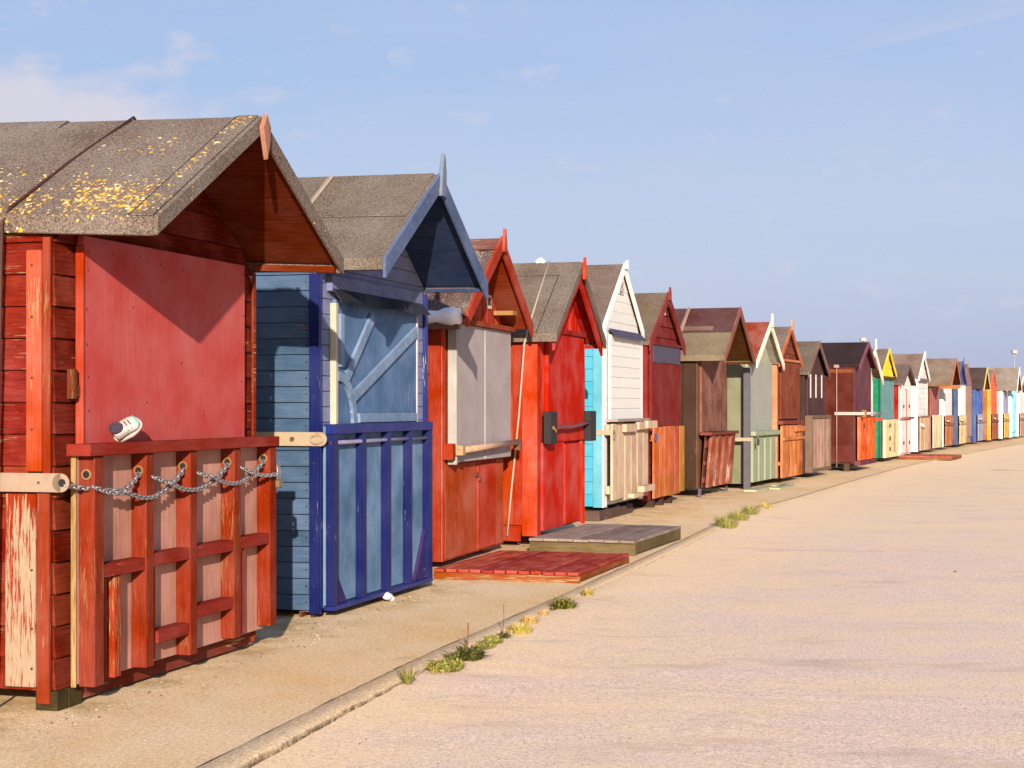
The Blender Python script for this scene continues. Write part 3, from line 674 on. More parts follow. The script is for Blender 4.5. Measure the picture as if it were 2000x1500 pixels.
# ---- hut 5: white and cyan
h = Hut(5, 'white clapboard hut with pale cyan side boards and a steep white gable', W=1.95, base=.16, zp=2.985, ze=2.235, hw=1.0, ov=.04)
H5 = h
WH = paint((240, 238, 234), KF*.98, 'x', .03, 0, blotch=.05); WHF = paint((255, 255, 255), KF*.98, 'z', .02, 0, blotch=.03)
h.core(WH); h.sideh(paint((104, 220, 255), KS*1.15, 'y', .06, .0, blotch=.1), .142, tb=.014); h.fronth(WH, .125, tb=.006, tt=.004, gap=.003)
h.roof(felt((140, 122, 112), .55), eave=.05, barge=WHF, bw=.085)
h.P('roof_strap', MB().beam((h.cx-.01, .55, h.zp+.0), (h.cx-.55, .55, h.zr(h.cx-.55)+.006), .03, .012, (0, .5, 1)), plain((38, 72, 66), KF, .6))
h.P('finial', MB().prism([(h.cx-.06, h.zp-.06), (h.cx+.06, h.zp-.06), (h.cx+.045, h.zp+.05), (h.cx-.02, h.zp+.03)], -.09, -.064), WHF)
h.P('corner_board', MB().box(-.03, -.0145, -.03, .075, .15, 2.16), paint((140, 228, 252), KS*1.1, 'z', .04)); h.P('corner_board', MB().box(-.03, .13, -.045, -.0305, .15, 2.16), WHF)
h.P('corner_board', MB().box(1.85, 1.97, -.045, -.0145, .15, 2.16), WHF)
fl = MB()
for k in range(8):
    x0, x1 = .30+k*.2, .30+(k+1)*.2; d = .006*math.sin(k*2)
    fl.hexa([(x0,-.115+d,2.10),(x1,-.115-d,2.10),(x1,-.108-d,2.10),(x0,-.108+d,2.10),(x0,-.03,2.195),(x1,-.03,2.195),(x1,-.022,2.195),(x0,-.022,2.195)])
h.P('rubber_flap', fl, plain((66, 60, 88), KF, .6))
sh = MB(); z = 1.15
while z < 2.1: sh.hexa([(.30,-.052,z),(1.84,-.052,z),(1.84,-.02,z),(.30,-.02,z),(.30,-.049,z+.119),(1.84,-.049,z+.119),(1.84,-.02,z+.119),(.30,-.02,z+.119)]); z += .122
h.P('shutter_cladding', sh, WH, bevel=0); h.P('window_plate', MB().box(-.022, -.0145, .17, .30, 1.46, 1.72), plain((60, 165, 215), KS, .4))
np_ = h.P('number_plate', MB().box(.83, 1.09, -.02, -.0125, 2.63, 2.80), plain((240, 232, 228), KF*.95, .5, 0, .03))
text_on(h, '21', .96, -.0225, 2.70, .20, plain((72, 52, 56), KF*.8, .6), np_)
h.P('emblem', MB().prism([(.90, 2.815), (1.02, 2.815), (1.02, 2.86), (.96, 2.885), (.90, 2.86)], -.018, -.0125), plain((176, 160, 162), KF, .6))
PAL = paint((214, 184, 158), KF*.9, 'z', .2, .0, blotch=.3)
pd = h.planks(-.02, 1.85, .22, 1.10, 6, PAL, yb=-.115, t=.03, gap=.03, ragged=.02, rails=((1.0, .09, False, .05, .02, .0), (.3, .09, False, .05, .02, 0)), label='pale timber pallet')
h.P('rail', MB().box(.45, 1.0, -.20, -.15, 1.0, 1.09).box(1.1, 1.5, -.2, -.15, 1.02, 1.11).box(1.45, 1.98, -.23, -.15, 1.03, 1.12), PAL, pd); h.P('rail', MB().box(.75, 1.25, -.22, -.15, .22, .27).box(1.2, 1.8, -.24, -.15, .27, .34), PAL, pd)
h.P('cap_rail', MB().box(.08, 1.75, -.19, -.05, 1.121, 1.15), paint((170, 150, 140), KF, 'x', .2), pd)
lb = h.bar(1.0, .10, -.13, GALVS, x=-.031, h=.06); h.padlock(.0, -.165, .985, STEEL, 1.1)
prop(h, 'sleeper', MB().box(-.12, 1.55, -.02, .22, -.005, .115), paint((92, 72, 66), KF, 'x', .5, .35, (170, 130, 120)), 'dark weathered timber sleeper under the white and cyan hut', 'sleeper', bevel=.01)
for k in range(3): h.P('joist', MB().box(.3+k*.5, .36+k*.5, -.01, .4, .117, .168), paint((60, 55, 70), KF, 'y', .2))

# ---- hut 6: maroon
h = Hut(6, 'maroon hut with a plank hatch whose last board is stained yellow', W=1.9, base=.10, zp=2.80, ze=2.14, hw=1.0, ov=.06)
M_F = paint((128, 46, 44), KF, 'z', .12, 0, blotch=.12); M_B = paint((132, 54, 54), KF, 'n', .12)
h.core(M_F); h.sideh(paint((98, 40, 32), KS, 'y', .2), .14); h.fronth(paint((126, 48, 46), KF, 'x', .12), .15, tb=.016)
h.roof(felt((140, 120, 104), .55, moss=.3), eave=.07, barge=M_B, bw=.12, fin=(M_B, 2.70, 2.87, .09))
h.corner(paint((132, 44, 44), KF, 'z', .1), .05)
h.panel(.12, 1.82, .98, 2.13, M_F, y1=-.018, t=.025); fl = MB()
for k in range(8): fl.box(.2+k*.19, .385+k*.19, -.055, -.0445, 1.86+R.uniform(-.01, .01), 2.09)
h.P('rubber_flap', fl, plain((74, 66, 90), KF, .6, 0, .2)); h.P('header_rail', MB().box(.15, 1.8, -.075, -.044, 2.09, 2.12), paint((120, 45, 45), KF, 'x', .1))
np_ = h.P('number_plate', MB().box(.84, .97, -.03, -.0175, 2.50, 2.63), plain((246, 226, 222), KF, .5, 0, .03))
ORP = paint((204, 104, 66), KF*.9, 'z', .3, 0, (246, 200, 120), blotch=.35, moss=.8)
fd = h.planks(.10, 1.58, .115, 1.03, 5, ORP, yb=-.06, gap=.012, ragged=.012, rails=((.85, .08, False, .04, 0, 0),))
h.P('plank', MB().box(1.59, 1.87, -.085, -.06, .14, 1.03), paint((200, 138, 72), KF*.9, 'z', .2, .0, moss=1.), fd, label='plank stained yellow at its foot')
h.bar(.93, .06, -.06, paint((150, 62, 46), KS, 'y', .1), x=-.02, h=.05); h.padlock(.10, -.11, .93, plain((40, 90, 150), KF, .4), 1.3)
for k in range(3): h.P('joist', MB().box(.2+k*.5, .28+k*.5, -.05, .3, .0, .10), paint((70, 50, 45), KF, 'y', .2))

# ---- hut 7: brown with deep overhang
h = Hut(7, 'brown hut with a deep roof overhang, maroon felt over a mossy lower strip', W=1.9, base=.12, zp=2.75, ze=2.03, hw=1.05, ov=.43)
BR = paint((136, 92, 80), KF, 'z', .3, .12, (190, 150, 150), blotch=.7)
h.core(BR); h.sidev(paint((98, 72, 58), KS, 'z', .3, .1), .2, gap=.008); h.frontv(paint((120, 80, 60), KF, 'z', .25), .12)
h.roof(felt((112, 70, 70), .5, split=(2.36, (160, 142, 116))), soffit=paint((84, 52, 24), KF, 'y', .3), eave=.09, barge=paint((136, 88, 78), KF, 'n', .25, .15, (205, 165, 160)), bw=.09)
h.P('roof_batten', MB().beam((h.cx-.02, .33, h.zr(h.cx-.02)+.014), (h.cx-.9, .33, h.zr(h.cx-.9)+.014), .05, .025, (0, .5, 1)), paint((175, 140, 130), KF, 'x', .2))
h.P('roof_patch', MB().beam((h.cx-.48, -.14, h.zr(h.cx-.48)+.006), (h.cx-.48, .36, h.zr(h.cx-.48)+.006), .10, .012, (-.566, 0, .825)), paint((136, 108, 98), KF*.8, 'y', .3))
sh = h.panel(.14, 1.84, .93, 1.97, BR, y1=-.016, t=.03)
for a in (.5, 1.35): h.P('hinge', MB().box(a, a+.03, -.056, -.047, .86, 1.2), RUSTY, sh)
fd = h.planks(.06, 1.86, .13, .88, 4, paint((140, 76, 60), KF, 'z', .35, .42, (222, 165, 145), blotch=.5), yb=-.09, t=.05, gap=.19, lean=.06, rails=((.70, .10, False, .03, 0, 0), (.45, .06, False, .03, 0, 0), (.20, .08, False, .03, 0, 0)), railmat=paint((120, 62, 55), KF, 'x', .3))
h.P('cap_rail', MB().box(.0, 1.9, -.225, -.05, .883, .925), paint((120, 62, 52), KF, 'x', .2), fd)
h.P('back_board', MB().hexa([(.06,-.06,.13),(1.86,-.06,.13),(1.86,-.05,.13),(.06,-.05,.13),(.06,-.12,.88),(1.86,-.12,.88),(1.86,-.11,.88),(.06,-.11,.88)]), paint((105, 62, 52), KF, 'z', .3), fd)
h.P('support_leg', MB().box(.02, .06, -.06, -.02, .0, .12), plain((90, 75, 90), KF, .6)); h.P('support_leg', MB().box(1.8, 1.84, -.06, -.02, .0, .12), plain((90, 75, 90), KF, .6))

# ---- hut 8: pale green
h = Hut(8, 'pale sage green hut with cream barge boards and a red felt roof', W=1.9, base=.08, zp=2.66, ze=2.05, hw=1.0, ov=.2)
SG = paint((166, 168, 160), KF, 'n', .06, 0, blotch=.1); SGS = paint((180, 180, 148), KS*1.05, 'z', .06); CRM = paint((252, 246, 222), KF*.98, 'n', .03)
h.core(SG); h.sidev(SGS, .3, gap=.012); h.frontv(paint((178, 176, 158), KF, 'z', .05), .3, gap=.003)
h.roof(felt((186, 92, 70), .5), soffit=paint((170, 165, 150), KF, 'y', .1), eave=.05, barge=CRM, bw=.10, fin=(CRM, 2.58, 2.79, .10), bx=.06)
h.panel(.22, 1.86, .90, 2.0, SG, y1=-.016, t=.025); h.P('jamb', MB().box(.02, .20, -.03, -.016, .3, 1.98), paint((176, 176, 150), KF, 'z', .05))
h.P('steel_post', MB().box(-.22, -.16, -.12, -.02, .0, 1.9), plain((92, 88, 98), KF, .5, .1, .1, 10), label='grey steel post')
GP = paint((164, 172, 144), KF*.92, 'z', .07, 0, blotch=.12)
fd = h.planks(.0, 1.86, .10, .83, 4, GP, yb=-.05, t=.06, gap=.10, rails=())
h.P('back_board', MB().box(.02, 1.84, -.045, -.035, .12, .83), paint((130, 132, 118), KF, 'n', .1), fd); h.P('cap_rail', MB().box(-.02, 1.9, -.17, -.02, .832, .90), GP, fd)
for k in range(4): h.P('rail', MB().box(.02, 1.84, -.062, -.046, .22+k*.17, .24+k*.17), BLACK, fd)  # black strips, no timber rails: they paint in the shade of the louvre's dark slots
h.bar(.78, .12, -.16, GALVS, x=-.225, h=.055); h.padlock(.02, -.2, .78, plain((70, 55, 50), KF, .4, .3), 1.8)
for k, (a, b0, b1, L) in enumerate(((-.85, -.36, -.16, 1.3), (-.05, -.56, -.38, 1.2), (.75, -.42, -.26, 1.1))):
    prop(h, 'board', MB().box(a, a+L, b0, b1, .0, .028), paint((186, 182, 152), KG*.72, 'x', .12), ('pale green board lying on the pavement nearest the grey steel post', 'pale green board lying farthest out before the sage green hut', 'pale green board lying on the pavement before the orange hatch')[k], 'board', 'loose green boards')

# ---- hut 9
h = Hut(9, 'rust-brown hut with orange barge boards and an orange plank hatch', W=1.85, base=.1, zp=2.67, ze=2.06, hw=.98, ov=.06)
RB = paint((130, 68, 50), KF, 'z', .2, .1, (220, 170, 140))
h.core(RB); h.sidev(paint((160, 92, 68), KS, 'z', .3, .5), .12); h.fronth(RB, .14, tb=.014)
h.roof(felt((146, 126, 118), .55), eave=.06, barge=paint((182, 106, 72), KF, 'n', .15), bw=.09, fin=(paint((206, 142, 108), KF, 'z', .2), 2.6, 2.80, .10))
h.corner(paint((190, 130, 98), KF, 'z', .2, .4), .06); h.panel(.22, 1.80, 1.08, 2.05, RB, y1=-.016); h.P('header_rail', MB().box(.05, 1.82, -.07, -.016, 2.06, 2.10), paint((200, 120, 85), KF, 'x', .1))
h.P('header_rail', MB().box(.0, 1.85, -.12, -.016, .99, 1.05), paint((130, 62, 50), KF, 'x', .2))
h.planks(.06, 1.82, .09, .97, 5, paint((204, 122, 74), KF*.9, 'z', .3, blotch=.5), yb=-.055, t=.04, gap=.05, rails=((.72, .05, True, .03, 0, .05), (.86, .09, True, .04, 1.0, .1), (.3, .06, False, .03, 0, 0)))
# ---- hut 10
h = Hut(10, 'dark brown hut with a mossy grey roof and a grey framed slat hatch', W=1.85, base=.12, zp=2.50, ze=1.92, hw=1.0, ov=.10)
DK = paint((82, 60, 62), KF, 'z', .25, .12, (190, 160, 150))
h.core(DK); h.sidev(paint((92, 76, 66), KS, 'z', .25), .12); h.frontv(DK, .12)
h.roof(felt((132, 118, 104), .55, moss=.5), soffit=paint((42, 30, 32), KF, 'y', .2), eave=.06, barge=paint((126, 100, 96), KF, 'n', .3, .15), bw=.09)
h.panel(.15, 1.75, 1.1, 1.85, DK, y1=-.016)
for a in (.35, .85, 1.4): h.P('strap_hinge', MB().box(a, a+.06, -.062, -.047, 1.45, 1.88), plain((210, 190, 185), KF, .5))
fd = h.planks(.10, 1.82, .16, 1.07, 6, paint((178, 142, 124), KF*.95, 'z', .25, blotch=.3), yb=-.10, t=.025, gap=.03)
h.P('frame', MB().box(.04, .095, -.15, -.02, .10, 1.12).box(1.825, 1.87, -.15, -.02, .10, 1.12).box(.0955, 1.8245, -.15, -.02, 1.075, 1.13).box(.0955, 1.8245, -.15, -.02, .10, .158), paint((122, 98, 84), KF*.9, 'n', .25), fd)
# ---- hut 11
h = Hut(11, 'long maroon-brown hut with a very dark roof, a white side bar and an orange hatch', W=1.9, D=2.6, base=.17, zp=2.60, ze=2.13, hw=.97, ov=.12)
MB_S = paint((122, 58, 48), KS*1.05, 'n', .15, .0, (190, 110, 60), blotch=.5); MB_F = paint((104, 66, 76), KF, 'n', .12)
h.core(MB_F); h.sidev(MB_S, 1.3, gap=.004); h.frontv(MB_F, .4)
h.roof(felt((66, 46, 50), .5), soffit=paint((90, 50, 58), KF, 'y', .1), eave=.05, barge=paint((130, 82, 92), KF, 'n', .1), bw=.09)
h.P('eave_board', MB().box(-.028, -.0165, .0, 2.5, 1.96, 2.03), paint((172, 96, 56), KS*1.1, 'y', .1))
h.P('dado_board', MB().box(-.024, -.0165, .01, 2.58, .18, .52), paint((136, 70, 64), KS*1.1, 'y', .1))
h.P('tie_rod', MB().cyl((-.05, .33, .08), (-.05, .33, 2.1), .012, 6).box(-.08, -.03, .28, .38, 2.06, 2.12), plain((220, 175, 160), KS*1.1, .6), bevel=0)
h.P('locking_bar', MB().box(-.055, -.04, -.22, .37, 1.12, 1.18), plain((246, 232, 220), KS*1.2, .5, 0, .05)); h.P('locking_bar', MB().cyl((.05, -.2, 1.15), (1.95, -.2, 1.15), .03, 10), plain((200, 185, 190), KF, .5), bevel=0)
h.P('bracket', MB().box(.0, .1, -.24, -.16, 1.08, 1.22), OAK)
OR = paint((222, 96, 50), KF, 'z', .3, .1, (240, 180, 110), blotch=.4)
fd = h.planks(.06, 1.82, .22, 1.09, 4, OR, yb=-.06, t=.06, gap=.006); h.P('hole', MB().box(.42, .55, -.124, -.1205, .86, .96), BLACK, fd)
h.P('rail', MB().box(1.5, 2.4, -.19, -.10, 1.0, 1.06), paint((226, 80, 56), KF, 'x', .1), fd); h.P('base_board', MB().box(.0, 1.9, -.13, -.0165, .12, .21), paint((110, 62, 72), KF, 'x', .1))
for y in (.1, 1.0, 1.9): h.P('support_leg', MB().box(.02, .12, y, y+.1, 0, .17), paint((140, 120, 92), KS*.8, 'z', .3))
# ---- hut 12
h = Hut(12, 'hut with a sharp white gable half hidden by the dark-roofed hut', W=1.7, zp=2.55, ze=1.97, hw=.95, ov=.2)
CW = paint((250, 236, 222), KF, 'n', .03); h.core(CW); h.sideh(CW, .14); h.fronth(CW, .14)
h.roof(felt((146, 130, 120), .55), eave=.06, barge=CW, bw=.13, fin=(CW, 2.52, 2.76, .12), bx=.08); h.panel(.15, 1.55, .3, 1.85, CW)
# ---- hut 13
h = Hut(13, 'hut with a bright yellow gable, teal front and green side boards', W=1.9, zp=2.65, ze=2.07, hw=1.0, ov=.06)
TL = paint((114, 154, 158), KF, 'n', .08); YL = paint((252, 218, 72), KF, 'n', .06)
h.core(TL); h.sideh(paint((52, 176, 140), KS*1.1, 'y', .1), .16); h.frontv(TL, .3, z1=1.99); h.fronth(YL, .2, z0=2.0, name='gable')
h.roof(felt((146, 128, 118), .55), eave=.05, barge=YL, bw=.08); h.P('header_rail', MB().box(.02, 1.95, -.07, -.02, 1.93, 1.99), paint((90, 70, 40), KF, 'x', .1)); h.P('corner_board', MB().box(-.028, -.0145, -.02, .02, .1, 1.98), paint((48, 140, 80), KS, 'z', .1))
CR = paint((232, 216, 168), KF*.97, 'z', .1, .25, (220, 190, 70), blotch=.3)
fd = h.planks(.06, 1.92, .10, .98, 3, CR, yb=-.06, t=.07, gap=.01)
for z in (.25, .5, .8): h.P('bolt_head', MB().box(.55, .68, -.145, -.1305, z, z+.09), RUSTY, fd)
h.P('hinge', MB().box(1.3, 1.34, -.14, -.1305, .2, .9), RUSTY, fd)
# ---- hut 14
h = Hut(14, 'low hut with white doors, a red central strip and red side boards', W=1.85, zp=2.34, ze=1.86, hw=1.0, ov=.12)
PW = paint((248, 228, 222), KF, 'z', .04); h.core(PW); h.sidev(paint((212, 44, 24), KS*1.1, 'z', .1), .15); h.frontv(PW, .3)
h.roof(felt((136, 116, 110), .55), eave=.05, verge=.08)
for (a, b) in ((.12, .86), (1.02, 1.75)): dr = h.panel(a, b, .14, 1.7, PW, name='door'); h.P('hinge', MB().box(a+.3, a+.4, -.06, -.0435, 1.25, 1.33), BLACK, dr); h.P('hinge', MB().box(a+.3, a+.4, -.06, -.0435, .35, .43), BLACK, dr)
h.P('jamb', MB().box(.89, .99, -.05, -.013, .12, 1.72), paint((220, 120, 105), KF, 'z', .08)); h.P('locking_bar', MB().cyl((.0, -.08, 1.0), (1.9, -.08, 1.0), .03, 8), plain((150, 95, 95), KF, .5), bevel=0)
deck('boarded_deck', h.at(-.35, -.06, 0), math.atan2(1, .4), 1.9, 1.25, .09, 8, paint((176, 100, 80), KG*.85, 'x', .15), paint((190, 120, 85), KS, 'y', .15), 'far red-brown deck before the hut with white doors')
# ---- hut 15
h = Hut(15, 'white hut with pale cyan side boards farther down the row, tan hatch before it', W=1.9, zp=2.71, ze=2.08, hw=1.0, ov=.06)
W15 = paint((238, 230, 226), KF, 'x', .04); WW = paint((255, 252, 248), KF, 'z', .02); h.core(W15); h.sideh(paint((136, 222, 244), KS*1.05, 'y', .06), .14); h.fronth(W15, .14)
h.roof(felt((156, 132, 120), .58), eave=.05, barge=WW, bw=.10, fin=(WW, 2.62, 2.77, .12)); h.corner(WW, .14); h.P('rubber_flap', MB().box(.2, 1.75, -.09, -.02, 1.96, 2.03), plain((110, 95, 100), KF, .6))
TAN = paint((214, 176, 146), KF*.88, 'z', .22, blotch=.3)
fd = h.planks(.05, 1.85, .12, 1.0, 5, TAN, yb=-.07, gap=.02); h.P('cloth', MB().tube([(.06, -.12, .82), (.2, -.13, .78), (.45, -.13, .70)], [.03, .05, .02], 8), plain((245, 225, 200), KF, .8), fd, bevel=0); h.P('cap_rail', MB().box(.0, 1.95, -.12, -.03, 1.005, 1.04), paint((150, 120, 105), KF, 'x', .2), fd)
# ---- hut 16
h = Hut(16, 'brown hut with a broad plain roof jutting far out and a cream plank hatch', W=1.85, zp=2.65, ze=1.94, hw=1.05, ov=.60)
B16 = paint((168, 108, 104), KF, 'z', .15); h.core(B16); h.sidev(paint((156, 82, 52), KS, 'z', .2), .14); h.frontv(B16, .14)
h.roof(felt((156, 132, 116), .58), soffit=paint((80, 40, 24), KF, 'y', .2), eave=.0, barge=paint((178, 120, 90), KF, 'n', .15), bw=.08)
h.P('eave_board', MB().box(h.cx-h.hw-.02, h.cx-h.hw-.001, -.6, 2.2, 1.85, 1.935), paint((186, 146, 112), KS*.9, 'y', .15)); h.P('eave_board', MB().box(h.cx+h.hw-.02, h.cx+h.hw, -.58, .0, 1.80, 1.90), paint((170, 112, 72), KF, 'y', .15))
h.planks(.0, 1.85, .12, 1.05, 5, paint((232, 214, 180), KF*.88, 'z', .2, blotch=.4, moss=.5), yb=-.07, gap=.02, label='cream planks')
SPEC = [
 (17, 'narrow white-fronted hut with cyan side boards under the broad plain roof', (240,230,230), (120,214,244), (146,128,118), (245,240,236), 2.50, 1.98, .04, (196,124,90)),
 (18, 'white-fronted hut with a slim blue gable and navy side boards', (255,252,250), (80,96,136), (130,112,112), (64,88,146), 2.71, 2.05, .06, (236,208,158)),
 (19, 'taupe hut with a mauve gable beside the slim blue gable', (172,140,130), (120,90,85), (140,118,112), (156,118,118), 2.69, 2.05, .0, None),
 (20, 'blue hut with a dark brown roof, cream barge boards and navy gable', (90,114,186), (76,100,158), (94,74,70), (238,206,134), 2.62, 1.93, .28, (176,170,190)),
 (21, 'coral-fronted hut with orange side boards', (224,110,80), (244,160,84), (156,138,124), (224,116,88), 2.60, 2.02, .02, (170,98,78)),
 (22, 'lavender-fronted hut with a plain grey roof jutting out over an orange gable', (170,170,200), (250,246,244), (170,154,140), (250,244,240), 2.74, 1.93, .54, (236,186,100)),
 (23, 'pale cyan hut almost hidden beneath the jutting grey roof', (168,238,248), (168,238,248), (120,110,108), (240,240,240), 2.50, 1.98, .04, None),
 (24, 'white hut cut off at the right edge, pinkish brown hatch before it', (244,230,224), (250,246,244), (150,132,124), (252,250,248), 2.50, 1.9, .10, (204,154,136)),
 (25, 'last white hut at the right edge of the row', (240,232,228), (245,240,236), (150,132,124), (250,250,248), 2.5, 1.95, .08, None)]
for (i, lab, fr, sd, rf, bg, zp, ze, ov, hatch) in SPEC:
    h = Hut(i, lab, W=1.85, zp=zp, ze=ze, hw=1.0, ov=ov)
    f = paint(fr, KF, 'x', .08); h.core(f); h.sideh(paint(sd, KS*.92, 'y', .08), .15)
    if i in (18, 20, 22):
        h.fronth(f, .15, z1=ze-.08); h.fronth(paint({18: (64,88,146), 20: (48,54,88), 22: (240,160,70)}[i], KF, 'x', .1), .16, z0=ze-.078, name='gable')
    elif i == 19:
        h.fronth(f, .15, z1=ze-.08); h.fronth(paint((156,118,118), KF, 'x', .1), .16, z0=ze-.078, name='gable')
    else: h.fronth(f, .15)
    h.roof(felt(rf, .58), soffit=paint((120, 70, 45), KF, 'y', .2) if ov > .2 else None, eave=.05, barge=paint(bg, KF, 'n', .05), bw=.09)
    if i in (18, 19): h.P('finial', MB().prism([(h.cx-.03, zp-.05), (h.cx+.03, zp-.05), (h.cx+.012, zp+.12), (h.cx-.012, zp+.12)], -ov-.05, -ov-.026), paint(bg, KF, 'n', .05))
    h.corner(paint(sd if i not in (17, 23) else (232, 236, 240), KF*.9, 'z', .05), .1)
    h.panel(.14, 1.72, 1.0 if hatch else .3, ze-.1, f, y1=-.022)
    if hatch:
        fd = h.planks(.05, 1.8, .12, 1.02, 5, paint(hatch, KF*.86, 'z', .3, .12, (214, 180, 140), blotch=.5, moss=.5), yb=-.07, gap=.02)
        h.P('rail', MB().box(.0, 1.85, -.13, -.097, .72, .78), paint(tuple(int(q*.75) for q in hatch), KF, 'x', .2), fd)
        h.P('locking_bar', MB().cyl((-.06, -.15, .86), (.8, -.15, .84), .02, 6), GALV, bevel=0)

# ------------------------------------------------------------------ ground
KERB = [(-4.4,-8.0),(-2.44,0.0),(-.979,6.15),(-.552,7.91),(-.27,8.99),(.496,11.7),(1.57,15.6),(2.21,18.0),(3.01,20.9),(4.21,24.2),(6.64,31.1),(9.28,38.2),(13.3,48.0),(17.6,58.0),(25.5,76.0),(36,100),(58,150)]
def spl(n):
    out = []
    for i in range(len(KERB)-1):
        p0 = Vector(KERB[max(i-1, 0)]); p1 = Vector(KERB[i]); p2 = Vector(KERB[i+1]); p3 = Vector(KERB[min(i+2, len(KERB)-1)])
        for k in range(n):
            t = k/n; out.append(.5*((2*p1)+(p2-p0)*t+(2*p0-5*p1+4*p2-p3)*t*t+(3*p1-p0-3*p2+p3)*t**3))
    out.append(Vector(KERB[-1])); return out
KL = spl(14)
NL = []
for i, p in enumerate(KL):
    d = (KL[min(i+1, len(KL)-1)]-KL[max(i-1, 0)]).normalized(); NL.append(Vector((d.y, -d.x)))     # to the right of the kerb
def grid(name, rows, mat, attr=None):
    m = len(rows[0]); vs = [p for r in rows for p in r]; fs = []
    for i in range(len(rows)-1):
        for j in range(m-1): fs.append((i*m+j, i*m+j+1, (i+1)*m+j+1, (i+1)*m+j))
    me = bpy.data.meshes.new(name); me.from_pydata(vs, [], fs); me.polygons.foreach_set('use_smooth', [True]*len(fs))
    bm = bmesh.new(); bm.from_mesh(me); bmesh.ops.recalc_face_normals(bm, faces=bm.faces)
    if sum(f.normal.z for f in bm.faces) < 0: bmesh.ops.reverse_faces(bm, faces=bm.faces)
    bm.to_mesh(me); bm.free()
    if attr:
        a = me.attributes.new('sand', 'FLOAT', 'POINT'); a.data.foreach_set('value', [q for r in attr for q in r])
    me.materials.append(mat); o = bpy.data.objects.new(name, me); C.objects.link(o); return struct(o)
def sandmat():
    t = NT('sandy_tarmac'); v = t.tc.outputs['Object']
    at = t.n.new('ShaderNodeAttribute'); at.attribute_name = 'sand'
    big = t.noise(t.map((.35, .8, 1)), 1.3, 6, .62); mid = t.noise(t.map((1, .55, 1)), 3.3, 6, .65); str_ = t.noise(t.map((.6, 1.7, 1)), 1.7, 7, .7)
    f1 = t.noise(v, 48, 4, .75); f2 = t.noise(v, 140, 2, .8)
    sf = t.math('ADD', at.outputs['Fac'], t.rng(big, .35, .65, -.35, .45)); sf = t.math('ADD', sf, t.rng(mid, .35, .65, -.22, .22)); sf = t.math('ADD', sf, t.rng(str_, .35, .65, -.3, .3))
    sf = t.math('ADD', sf, t.rng(f1, .3, .7, -.28, .28, False))
    sf = t.rng(sf, .0, 1., 0, 1)
    tar = t.hsv(alb((232, 204, 186), KG), v=t.math('ADD', t.rng(f2, .3, .7, .62, 1.38, False), t.rng(f1, .3, .7, -.3, .3, False)))
    snd = t.hsv(alb((242, 212, 174), KG), v=t.math('ADD', t.rng(f2, .3, .7, .78, 1.22, False), t.rng(f1, .3, .7, -.16, .16)))
    col = t.mix(sf, tar, snd)
    dk = t.noise(t.map((.7, 1.7, 1), loc=(4, 2, 0)), 1.1, 8, .74)
    col = t.mix(t.math('MULTIPLY', t.rng(dk, .54, .68, 0, 1), t.rng(f1, .46, .6, .08, .8)), col, alb((164, 128, 108), KG))
    sp = t.n.new('ShaderNodeTexVoronoi'); sp.inputs['Scale'].default_value = 46; t.L(v, sp.inputs['Vector'])
    pm = t.math('MULTIPLY', t.rng(sp.outputs['Distance'], .16, .26, 1, 0), t.rng(t.noise(v, 19, 2), .5, .58, 0, 1))
    col = t.mix(t.math('MULTIPLY', pm, .7), col, alb((120, 95, 88), KG))
    sq = t.n.new('ShaderNodeTexVoronoi'); sq.inputs['Scale'].default_value = 58; t.L(t.map((1, 1, 1), loc=(2, 9, 4)), sq.inputs['Vector'])
    lm = t.math('MULTIPLY', t.rng(sq.outputs['Distance'], .2, .32, 1, 0), t.rng(t.noise(v, 23, 2), .5, .58, 0, 1))
    col = t.mix(t.math('MULTIPLY', lm, .45), col, alb((255, 234, 206), KG))
    t.bump(t.math('ADD', t.math('ADD', f1, t.math('MULTIPLY', f2, .6)), t.math('MULTIPLY', mid, 1.5)), .55, .006)
    return t.fin(col, .95, .1)
